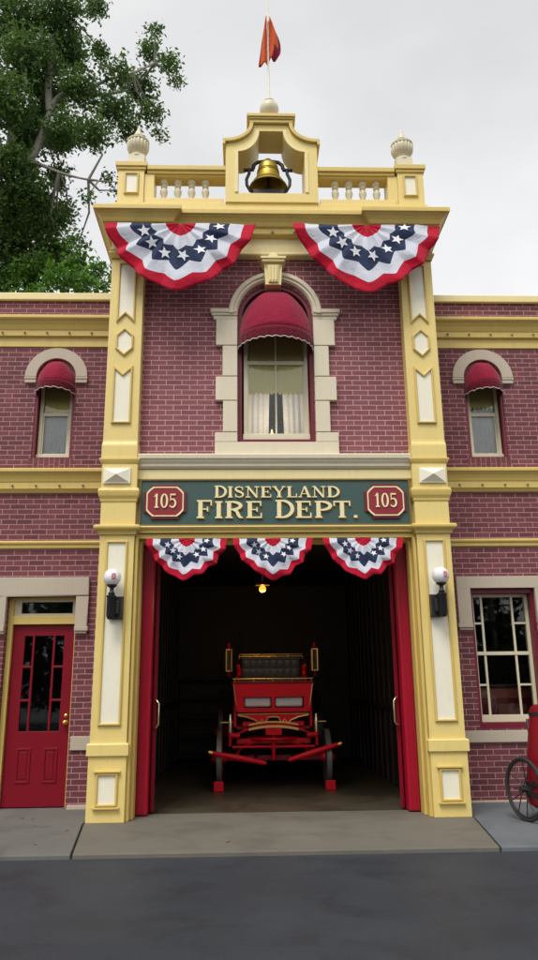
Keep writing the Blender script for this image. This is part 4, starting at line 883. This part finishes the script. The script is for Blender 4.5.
for s in (-1, 1):
    t = MB(); t.tube([(WC + s * .57, 4.0, 2.10), (WC + s * .575, 3.85, 2.09), (WC + s * .60, 3.70, 1.98), (WC + s * .60, 3.62, 1.85), (WC + s * .59, 3.55, 1.78)], .014, 8); t.build('seat_arm', 'brass', WG, smooth=60)
    t = MB(); t.box(WC + s * .54, WC + s * .585, 3.55, 4.03, 1.68, 1.90); t.box(WC + s * .545, WC + s * .60, 3.52, 3.58, 1.6, 1.92); t.lathe([(.03, 1.72), (.045, 1.76), (.03, 1.80), (.04, 1.84), (.02, 1.88)], (WC + s * .56, 3.50, 0), 12); t.build('seat_side', 'wagon', WG, bevel=.006)
    # carriage lamps
    x = WC + s * .735; t = MB(); t.box(x - .05, x + .05, 3.30, 3.40, 1.82, 2.15); L_ = t.build('carriage_lamp', 'iron', WG, bevel=.004)
    t = MB()
    for q in (-1, 1):
        for yy in (3.29, 3.41): t.tube([(x + q * .044, yy, 1.80), (x + q * .044, yy, 2.17)], .021, 8)
    t.box(x - .058, x + .058, 3.282, 3.42, 1.80, 1.82); t.box(x - .058, x + .058, 3.282, 3.42, 2.15, 2.17); t.build('lamp_cage', 'brass', L_)
    t = MB(); t.lathe([(.06, 2.17), (.03, 2.22), (.03, 2.25), (.015, 2.28)], (x, 3.35, 0), 12); t.lathe([(.02, 1.72), (.03, 1.80)], (x, 3.35, 0), 12); t.build('lamp_top', 'darkred', L_, smooth=50)
    t = MB(); t.tube([(x, 3.35, 1.74), (x - s * .08, 3.4, 1.66)], .016, 8); t.build('lamp_bracket', 'iron', L_)
    # brass cylinders beside the spring
    t = MB(); x = WC + s * .70; t.lathe([(0, .76), (.03, .76), (.038, .78), (.034, 1.04), (.026, 1.06), (.02, 1.12), (0, 1.12)], (x, 3.0, 0), 14); t.build('brass_nozzle', 'nozzle', WG, smooth=50)
    wbox('side_panel', 'wagon', s * .60, s * .64, 3.02, 6.3, .92, 1.45); wbox('running_board', 'wagon', s * .645, s * .80, 3.6, 5.0, .86, .90)
    t = MB(); t.tube([(WC + s * .62, 4.2, 1.72), (WC + s * .62, 6.2, 1.72)], .012, 8)
    for yy in (4.2, 5.2, 6.2): t.tube([(WC + s * .62, yy, 1.45), (WC + s * .62, yy, 1.72)], .010, 6)
    t.build('side_rail', 'brass', WG)
    t = MB(); t.tube([(WC + s * .54, 4.5, 1.45), (WC + s * .54, 4.5, 2.48)], .014, 8); t.lathe([(0, 2.46), (.035, 2.49), (.02, 2.54), (0, 2.56)], (WC + s * .54, 4.5, 0), 10); t.build('ladder_post', 'iron', WG)
t = MB(); t.tube([(WC + .42 * math.cos(2 * PI * i / 36), 3.25 + .42 * math.sin(2 * PI * i / 36), .74) for i in range(36)], .022, 8, closed=True); t.build('turning_ring', 'wagon', WG, smooth=60)
wbox('spring_bed', 'wagon', -.60, .60, 3.02, 3.10, .66, .74); wbox('bolster', 'wagon', -.50, .50, 3.0, 3.12, .93, 1.0)
for s in (-1, 1):
    t = MB(); t.tube([(WC + s * .62, 3.1, .46), (WC + s * .50, 3.05, .62), (WC + s * .16, 3.0, .72)], .018, 8); t.build('brace', 'wagon', WG, smooth=60)
    t = MB(); t.tube([(WC + s * .30, 2.9, .44), (WC + s * .28, 2.75, .50), (WC + s * .34, 2.62, .52)], .016, 8); t.tube([(WC + s * .62, 2.95, .48), (WC + s * .60, 2.78, .52), (WC + s * .58, 2.62, .54)], .016, 8); t.build('draw_rod', 'iron', WG, smooth=60)
    t = MB(); n = 14; P = [(3.35 + 1.1 * i / n, .80 - .16 * math.sin(PI * i / n)) for i in range(n + 1)]
    t.tube([(WC + s * .66, y, z) for y, z in P], .025, 8); t.tube([(WC + s * .66, y, 1.6 - z) for y, z in P], .025, 8); t.build('side_spring', 'goldleaf', WG, smooth=60)
    t = MB(); t.box(WC + s * .66, WC + s * .86, 2.98, 3.5, .985, 1.005); t.build('step', 'brass', WG, bevel=.004)
    t = MB(); t.tube([(WC + s * .585, 2.942, 1.18), (WC + s * .648, 2.925, 1.585)], .010, 6); t.build('gilt_edge', 'goldleaf', WG)
    t = MB(); a0 = Vector((WC + s * .60, 3.9, 1.53))
    t.tube([(WC + s * .66, 4.3 + .95 * math.cos(PI * i / 12) * 1.0 + .8, .86 + .93 * math.sin(PI * i / 12)) for i in range(13)], .02, 6); t.build('mudguard', 'darkred', WG, smooth=60)
t = MB(); t.lathe([(.0, 1.9), (.11, 1.92), (.15, 2.02), (.15, 2.10), (.10, 2.18), (.03, 2.20), (0, 2.22)], (WC, 4.8, 0), 20); t.build('dome', 'brass', WG, smooth=60)
wbox('bed', 'darkred', -.60, .60, 3.02, 6.3, .88, .93); wbox('tailboard', 'darkred', -.6, .6, 6.26, 6.3, .93, 1.45); wbox('hose_box', 'wood', -.58, .58, 4.15, 6.2, .93, 1.52); wbox('foot_board', 'darkred', -.57, .57, 3.0, 3.5, 1.14, 1.17)
t = MB(); t.box(WC - .05, WC + .05, 3.1, 5.5, .55, .65); t.build('reach_pole', 'wagon', WG, bevel=.01)

# wooden cabinet against the left side, far back
CB = empty('cabinet', (-1.4, 7.6, 0), 'dark shelved wooden cabinet at the back left of the garage', 'cabinet')
t = MB(); t.box(-1.95, -1.91, 7.5, 8.0, .002, 1.7); t.box(-.75, -.71, 7.5, 8.0, .002, 1.7); t.box(-1.95, -.71, 7.97, 8.0, .002, 1.7); t.box(-1.97, -.69, 7.48, 8.0, 1.7, 1.74); t.build('case', 'wood', CB, bevel=.005)
for z in (.1, .5, .9, 1.3): t = MB(); t.box(-1.91, -.75, 7.52, 7.97, z, z + .03); t.build('shelf', 'wood', CB)

# ------------------------------------------------------------------ wheeled red tank cart at the right
TC = empty('chemical_cart', (3.28, -.27, 0), 'red tank on large black spoked wheels standing in front of the lower right window', 'fire cart')
ax = Vector((.955, .296, 0)); fw = Vector((-.296, .955, 0)); c0 = Vector((3.275, -.255, .355))
def bigwheel(cen):
    P = lambda a, r: cen + (fw * math.cos(a) + Vector((0, 0, 1)) * math.sin(a)) * r
    t = MB(); t.tube([P(2 * PI * i / 48, .338) for i in range(48)], .020, 10, closed=True); w = t.build('wheel', 'rubber', TC, smooth=60)
    t = MB(); t.tube([P(2 * PI * i / 48, .312) for i in range(48)], .012, 8, closed=True); t.build('rim', 'iron', w, smooth=60)
    for k in range(12): t = MB(); t.tube([P(2 * PI * k / 12, .03) + ax * (.03 if k % 2 else -.03), P(2 * PI * k / 12, .312)], .0065, 6); t.build('spoke', 'iron', w)
    t = MB(); t.tube([cen - ax * .06, cen + ax * .06], .036, 14); t.build('hub', 'iron', w, smooth=50)
bigwheel(c0 - ax * .42); bigwheel(c0 + ax * .42)
t = MB(); t.tube([c0 - ax * .40, c0 + ax * .40], .02, 10); t.build('axle', 'iron', TC, smooth=60)
tilt = Matrix.Rotation(math.radians(4), 3, Vector((0, 1, 0)))
t = MB(); t.lathe([(0, -.25), (.24, -.245), (.325, -.20), (.335, -.10), (.305, .5), (.272, .86), (.262, .90), (.22, .935), (.10, .955), (.0, .96)], c0 + Vector((.02, 0, 0)), 40, mat=tilt); tk = t.build('tank', 'darkred', TC, smooth=40)
t = MB()
for z, r in ((-.12, .335), (.0, .331), (.80, .277)): t.lathe([(r, z), (r + .008, z + .005), (r + .008, z + .045), (r, z + .05)], c0 + Vector((.02, 0, 0)), 40, mat=tilt)
t.build('band', 'iron', tk, smooth=40)
t = MB(); t.lathe([(.06, .955), (.06, 1.0), (.09, 1.01), (.09, 1.04), (.03, 1.06), (.0, 1.065)], c0 + Vector((.02, 0, 0)), 20, mat=tilt); t.build('filler_cap', 'brass', tk, smooth=40)
bk = Vector((.10, 1., 0)); a = c0 - ax * .14 + bk * .25; e = c0 + ax * .14 + bk * .25; t = MB()
t.tube([a + Vector((0, 0, .1)), a + bk * .16 + Vector((0, 0, .45)), a + bk * .24 + Vector((0, 0, .75)), e + bk * .24 + Vector((0, 0, .75)), e + bk * .16 + Vector((0, 0, .45)), e + Vector((0, 0, .1))], .018, 8); t.build('push_handle', 'iron', TC, smooth=60)
t = MB(); t.tube([c0 - fw * .2 + Vector((0, 0, -.2)), c0 - fw * .32 + Vector((0, 0, -.30)), c0 - fw * .34 + Vector((0, 0, -.352))], .016, 8); t.build('prop_leg', 'iron', TC, smooth=60)

# ------------------------------------------------------------------ trees
def leaves(blobs, dens, size, rd, droop=.4):
    vs = []; fs = []
    for x, y, z, r in blobs:
        n = int(dens * r ** 2.2)
        # leaves sit on twiglets: clumps of a few round a random point
        for _ in range(max(4, n // 7)):
            while True:
                q = Vector((rd.uniform(-1, 1), rd.uniform(-1, 1), rd.uniform(-1, 1)))
                if q.length < 1: break
            q = q * (.55 + .55 * rd.random()); cpt = Vector((x, y, z)) + Vector((q.x * r * 1.1, q.y * r * 1.25, q.z * r * .95))
            for _k in range(7):
                p = cpt + Vector((rd.gauss(0, .085), rd.gauss(0, .085), rd.gauss(0, .075)))
                d = Vector((rd.gauss(0, 1), rd.gauss(0, 1), rd.gauss(-droop, .7))).normalized(); w = d.orthogonal().normalized(); w.rotate(Matrix.Rotation(rd.uniform(0, 2 * PI), 3, d))
                L = size * rd.uniform(.7, 1.25); W = L * .26; nn = d.cross(w) * (L * .08); k = len(vs)
                vs += [tuple(p), tuple(p + d * L * .45 + w * W + nn), tuple(p + d * L), tuple(p + d * L * .45 - w * W + nn)]; fs += [(k, k + 1, k + 2, k + 3)]
    return vs, fs
def limb(mb, pts, r0, r1, rd, sub=3):
    P = [Vector(p) for p in pts]; out = []
    for i in range(len(P) - 1):
        for k in range(sub):
            t_ = k / sub; a = P[max(0, i - 1)]; b_ = P[i]; c_ = P[i + 1]; d_ = P[min(len(P) - 1, i + 2)]
            out.append(.5 * ((2 * b_) + (c_ - a) * t_ + (2 * a - 5 * b_ + 4 * c_ - d_) * t_ ** 2 + (3 * b_ - a - 3 * c_ + d_) * t_ ** 3))
    out.append(P[-1]); n = len(out)
    mb.tube(out, [r0 + (r1 - r0) * (i / (n - 1)) ** .8 + rd.uniform(-.004, .004) for i in range(n)], 9)
def tree(name, base, limbs, blobs, dens, size, leaf, label, group, seed, twig=True, r0=.32):
    rd = random.Random(seed); T = empty(name, base, label, 'tree', group)
    t = MB()
    for pts, a, c in limbs: limb(t, pts, a, c, rd)
    if twig:
        ends = [Vector(p) for pts, a, c in limbs for p in pts[1:]]
        for x, y, z, r in blobs:
            p = Vector((x, y, z)); e = min(ends, key=lambda q: (q - p).length)
            if (e - p).length < 1.9:
                m = e.lerp(p, .5) + Vector((rd.gauss(0, .12), rd.gauss(0, .12), rd.gauss(.05, .12)))
                t.tube([e, m, p], [.035, .024, .010], 6)
                for _ in range(3): t.tube([p, p + Vector((rd.uniform(-1, 1), rd.uniform(-1, 1), rd.uniform(-.6, .9))) * r], [.010, .004], 4)
    t.build('trunk', 'bark', T, smooth=60, fix=False)
    vs, fs = leaves(blobs, dens, size, rd); t = MB(); t.add(vs, fs); t.build('crown', leaf, T, fix=False)
    return T
BL1 = [(-6.11, 5.66, 17.96, 0.79), (-4.99, 5.23, 17.77, 0.65), (-4.37, 6.17, 19.01, 0.35), (-5.68, 5.4, 16.52, 0.79), (-6.01, 5.11, 15.01, 0.7), (-4.95, 6.18, 17.64, 0.56), (-3.13, 7.84, 19.28, 0.35), (-2.55, 7.46, 18.5, 0.3), (-3.29, 7.35, 17.49, 0.47), (-3.56, 5.61, 16.35, 0.37), (-2.88, 6.62, 16.06, 0.35), (-3.69, 5.79, 15.42, 0.47), (-4.43, 5.45, 15.7, 0.51), (-4.02, 5.24, 14.25, 0.47), (-4.82, 5.59, 14.59, 0.51), (-6.36, 7.87, 16.51, 0.61), (-3.6, 7.55, 16.35, 0.35), (-2.71, 7.48, 16.11, 0.16), (-2.34, 7.46, 17.89, 0.19), (-5.98, 5.52, 13.66, 0.56), (-5.57, 5.89, 13.12, 0.56), (-5.21, 6.91, 14.23, 0.37), (-6.52, 7.24, 13.36, 0.65), (-5.81, 7.63, 13.43, 0.56), (-5.28, 7.72, 13.92, 0.28), (-4.0, 5.18, 12.45, 0.14), (-6.18, 6.84, 11.94, 0.65), (-5.41, 7.05, 12.08, 0.56), (-8.05, 6.52, 19.18, 0.93), (-7.47, 5.47, 15.9, 0.98), (-7.57, 6.42, 14.65, 0.93), (-6.96, 5.19, 11.79, 0.93), (-10.57, 7.89, 19.54, 1.05), (-10.11, 7.67, 16.61, 1.17), (-9.26, 6.65, 13.35, 1.05), (-7.67, 5.86, 20.46, 1.05), (-5.92, 7.81, 22.89, 0.7), (-6.53, 6.73, 23.03, 0.82), (-10.29, 7.72, 22.67, 1.05), (-4.03, 7.61, 14.79, 0.16), (-3.61, 6.53, 13.61, 0.12), (-2.77, 6.22, 18.31, 0.19), (-4.32, 6.82, 18.23, 0.28), (-10.9, 6.28, 15.99, 1.17), (-9.79, 5.42, 12.98, 0.93)]
BL1 += [(-6.87, 7.81, 11.98, 0.36), (-7.39, 6.82, 17.61, 0.57), (-6.01, 7.39, 16.17, 0.44), (-6.69, 6.87, 12.5, 0.35), (-8.14, 8.2, 18.76, 0.43), (-7.34, 8.38, 20.56, 0.39), (-7.51, 7.72, 14.93, 0.42), (-6.74, 7.7, 14.28, 0.45), (-5.9, 6.53, 14.36, 0.37), (-5.45, 8.29, 16.66, 0.38), (-5.86, 6.97, 13.43, 0.54), (-6.64, 7.93, 12.78, 0.37), (-7.59, 8.3, 14.72, 0.5), (-5.26, 6.7, 15.19, 0.38), (-6.55, 8.21, 16.37, 0.35), (-6.02, 6.89, 13.6, 0.39), (-7.68, 7.25, 17.11, 0.4), (-6.21, 6.75, 12.39, 0.55), (-7.23, 8.35, 19.97, 0.49), (-6.55, 6.43, 12.72, 0.4), (-5.73, 7.27, 17.18, 0.37), (-7.05, 7.24, 16.48, 0.44), (-5.99, 6.57, 17.01, 0.36), (-7.6, 8.02, 16.09, 0.42), (-5.9, 6.53, 13.28, 0.57), (-7.98, 7.55, 19.39, 0.43), (-5.5, 6.41, 16.29, 0.56), (-5.38, 6.47, 17.66, 0.54), (-5.97, 7.56, 13.58, 0.57), (-6.52, 6.57, 11.18, 0.44)]
BL1 += [(-5.05, 6.6, 12.75, .34), (-5.1, 6.9, 12.2, .36), (-4.85, 6.7, 13.1, .22), (-4.75, 6.8, 11.75, .34), (-4.5, 6.6, 12.15, .2), (-5.45, 6.3, 12.6, .4), (-4.45, 6.9, 11.4, .3), (-5.35, 6.5, 11.4, .45)]
LM1 = [([(-8.6, 6.6, -.05), (-8.55, 6.55, 4), (-8.4, 6.5, 8.5), (-8.3, 6.4, 11.5), (-8.5, 6.6, 15), (-8.4, 6.8, 19.5)], .42, .12),
       ([(-8.35, 6.4, 11.2), (-7.817, 6.3, 12.688), (-7.042, 6.3, 13.403), (-6.478, 6.3, 13.929), (-5.766, 6.3, 14.289), (-5.521, 6.3, 15.035), (-5.367, 6.3, 15.734), (-5.145, 6.3, 16.231), (-4.522, 6.4, 16.491), (-4.03, 6.5, 16.941), (-3.403, 6.8, 17.465), (-2.892, 7.2, 18.2)], .14, .025),
       ([(-5.145, 6.3, 16.231), (-4.845, 6.3, 16.33), (-4.127, 6.3, 16.28), (-3.416, 6.3, 16.448)], .075, .025),
       ([(-5.367, 6.3, 15.734), (-5.474, 6.3, 16.569), (-5.424, 6.3, 17.361), (-5.409, 6.3, 18.335), (-5.383, 6.3, 19.166)], .10, .04),
       ([(-5.766, 6.3, 14.289), (-4.996, 6.2, 13.86), (-4.241, 6.1, 13.58), (-3.495, 6.0, 13.445)], .05, .012),
       ([(-6.478, 6.3, 13.929), (-6.308, 6.3, 14.873), (-6.355, 6.3, 16.087), (-6.249, 6.3, 17.345), (-6.218, 6.3, 18.647)], .09, .04)]
EYE = Vector((-.415, -9.744, 1.565))
LM1 = LM1[:1] + [([tuple(EYE + (Vector(p) - EYE) * (.962 if i or j else .985)) for j, p in enumerate(pts)], a, c) for i, (pts, a, c) in enumerate(LM1[1:])]
tree('fig_tree', (-8.6, 6.6, -.05), LM1, BL1, 4800, .118, 'leaf', 'tall dark leafy tree with a pale curving limb above the left wing roof', None, 5)
BL2 = [(-4.31, 6.09, 11.29, 0.35), (-4.0, 6.9, 11.52, 0.31), (-4.64, 5.67, 10.57, 0.4), (-4.07, 5.67, 10.45, 0.4), (-5.61, 6.6, 10.97, 0.4), (-3.69, 6.05, 10.59, 0.22), (-6.27, 6.46, 10.88, 0.44), (-5.2, 6.35, 11.29, 0.31), (-4.6, 6.15, 11.93, 0.18), (-7.29, 7.2, 11.45, 0.55), (-3.36, 5.91, 10.64, 0.22), (-5.76, 6.26, 11.18, 0.31), (-5.2, 6.2, 10.2, .7), (-4.1, 6.3, 10.0, .6), (-6.3, 6.4, 10.1, .7), (-5.3, 6.2, 9.2, .8), (-4.3, 6.2, 9.2, .7), (-3.5, 6.1, 9.9, .4), (-6.6, 6.4, 9.2, .7)]
LM2 = [([(-4.9, 6.6, -.05), (-4.85, 6.5, 4), (-4.9, 6.4, 8), (-4.7, 6.3, 10.6)], .22, .05), ([(-4.88, 6.5, 7), (-5.5, 6.4, 9), (-6.2, 6.4, 10.6)], .12, .03), ([(-4.88, 6.5, 7.4), (-4.3, 6.3, 9), (-3.8, 6.2, 10.3)], .10, .02)]
tree('shrub_tree', (-4.9, 6.6, -.05), LM2, BL2, 2000, .15, 'leaf2', 'bright green bushy tree top showing just above the left wing roof', None, 9)
# street trees across the road, seen mirrored in the panes
rd = random.Random(21)
for i, x in enumerate((-14, -7.5, -1.5, 5., 11.5)):
    y = -24 + rd.uniform(-2, 2); bl = [(x + rd.gauss(0, 2.), y + rd.gauss(0, 1.4), rd.uniform(1.0, 8.5), rd.uniform(1.0, 1.6)) for _ in range(27)]
    tree('street_tree', (x, y, -.05), [([(x, y, -.05), (x + .1, y, 2.), (x - .1, y, 4.5), (x, y, 7)], .26, .08)], bl, 120, .48, 'leaf3', 'broad dark street tree across the road, mirrored in the lower window panes', 'street trees across the road', 30 + i, twig=False)

DL = paint('dry_leaf', (.22, .12, .04), .7, .3, .2)
for x, y, a in ((-3.2, .42, .3), (-3.05, .36, 1.2), (-2.9, -.1, 2.2), (-2.45, -.45, .8), (-.6, -1.25, .2), (-2.6, -1.2, 2.5)):
    z = .004 if y > -1.7 else -.041; t = MB(); L = .06
    P = [(-.5, 0, 0), (-.2, .22, .10), (.15, .2, .13), (.5, 0, .05), (.15, -.2, .16), (-.2, -.22, .08)]
    t.add([(x + L * (p * math.cos(a) - q * math.sin(a)), y + L * (p * math.sin(a) + q * math.cos(a)), z + L * h) for p, q, h in P] + [(x, y, z + L * .02)], [(i, (i + 1) % 6, 6) for i in range(6)])
    tag(t.build('fallen_leaf', DL, org=(x, y, z), fix=False), 'small dry brown leaf lying on the ground before the firehouse', 'leaf', 'fallen leaves on the ground')

# ------------------------------------------------------------------ sky, sun, camera
SUN_EL, SUN_AZ = math.radians(58), math.radians(205)   # azimuth clockwise from +Y
w = bpy.data.worlds.new('World'); sc.world = w; w.use_nodes = True; nt = w.node_tree; nt.nodes.clear()
out = nt.nodes.new('ShaderNodeOutputWorld'); bg = nt.nodes.new('ShaderNodeBackground'); nt.links.new(bg.outputs[0], out.inputs[0])
sky = nt.nodes.new('ShaderNodeTexSky'); sky.sky_type = 'NISHITA'; sky.sun_disc = False; sky.sun_elevation = SUN_EL; sky.sun_rotation = SUN_AZ; sky.dust_density = 3.; sky.air_density = 1.
hs = nt.nodes.new('ShaderNodeHueSaturation'); hs.inputs['Saturation'].default_value = .12; nt.links.new(sky.outputs[0], hs.inputs['Color'])
tc = nt.nodes.new('ShaderNodeTexCoord'); mp = nt.nodes.new('ShaderNodeMapping'); mp.inputs['Scale'].default_value = (1.2, 1.2, 2.4); nt.links.new(tc.outputs['Generated'], mp.inputs[0])
cl = nt.nodes.new('ShaderNodeTexNoise'); cl.inputs['Scale'].default_value = 1.6; cl.inputs['Detail'].default_value = 5; nt.links.new(mp.outputs[0], cl.inputs['Vector'])
cr = ramp(nt, cl.outputs[0], [(.3, (6.9, 6.95, 7.1)), (.7, (9.8, 9.8, 9.8))])
mx = nt.nodes.new('ShaderNodeMix'); mx.data_type = 'RGBA'; mx.inputs[0].default_value = .72; nt.links.new(hs.outputs[0], mx.inputs[6]); nt.links.new(cr, mx.inputs[7])
sx_ = nt.nodes.new('ShaderNodeSeparateXYZ'); nt.links.new(tc.outputs['Generated'], sx_.inputs[0])
el = ramp(nt, sx_.outputs[2], [(.36, 1.17), (.80, .90)])
nt.links.new(mixc(nt, 1., mx.outputs[2], el, 'MULTIPLY'), bg.inputs[0]); bg.inputs[1].default_value = .10
ld = bpy.data.lights.new('sun', 'SUN'); ld.energy = 1.9; ld.angle = math.radians(25); ld.color = (1., .965, .91)
so = bpy.data.objects.new('sun', ld); C.objects.link(so)
dv = Vector((math.sin(SUN_AZ) * math.cos(SUN_EL), math.cos(SUN_AZ) * math.cos(SUN_EL), math.sin(SUN_EL)))
so.rotation_euler = dv.to_track_quat('Z', 'Y').to_euler(); so.location = dv * 30

cd = bpy.data.cameras.new('camera'); cam = bpy.data.objects.new('camera', cd); C.objects.link(cam); sc.camera = cam
cd.sensor_fit = 'VERTICAL'; cd.sensor_height = 36.; cd.lens = 747. / 960 * 36.; cd.clip_start = .05; cd.clip_end = 1500
yaw, pitch, roll = .03330782, .26850367, -.01111011
fwd = Vector((math.sin(yaw) * math.cos(pitch), math.cos(yaw) * math.cos(pitch), math.sin(pitch))); r_ = Vector((math.cos(yaw), -math.sin(yaw), 0)); u_ = r_.cross(fwd)
r2 = r_ * math.cos(roll) + u_ * math.sin(roll); u2 = -r_ * math.sin(roll) + u_ * math.cos(roll)
mt = Matrix((r2, u2, -fwd)).transposed().to_4x4(); mt.translation = Vector((-.4153598, -9.7439975, 1.56486291)); cam.matrix_world = mt
sc.view_settings.view_transform = 'Standard'; sc.view_settings.look = 'None'; sc.view_settings.exposure = .32; sc.view_settings.gamma = 1.; sc.view_settings.use_curve_mapping = False
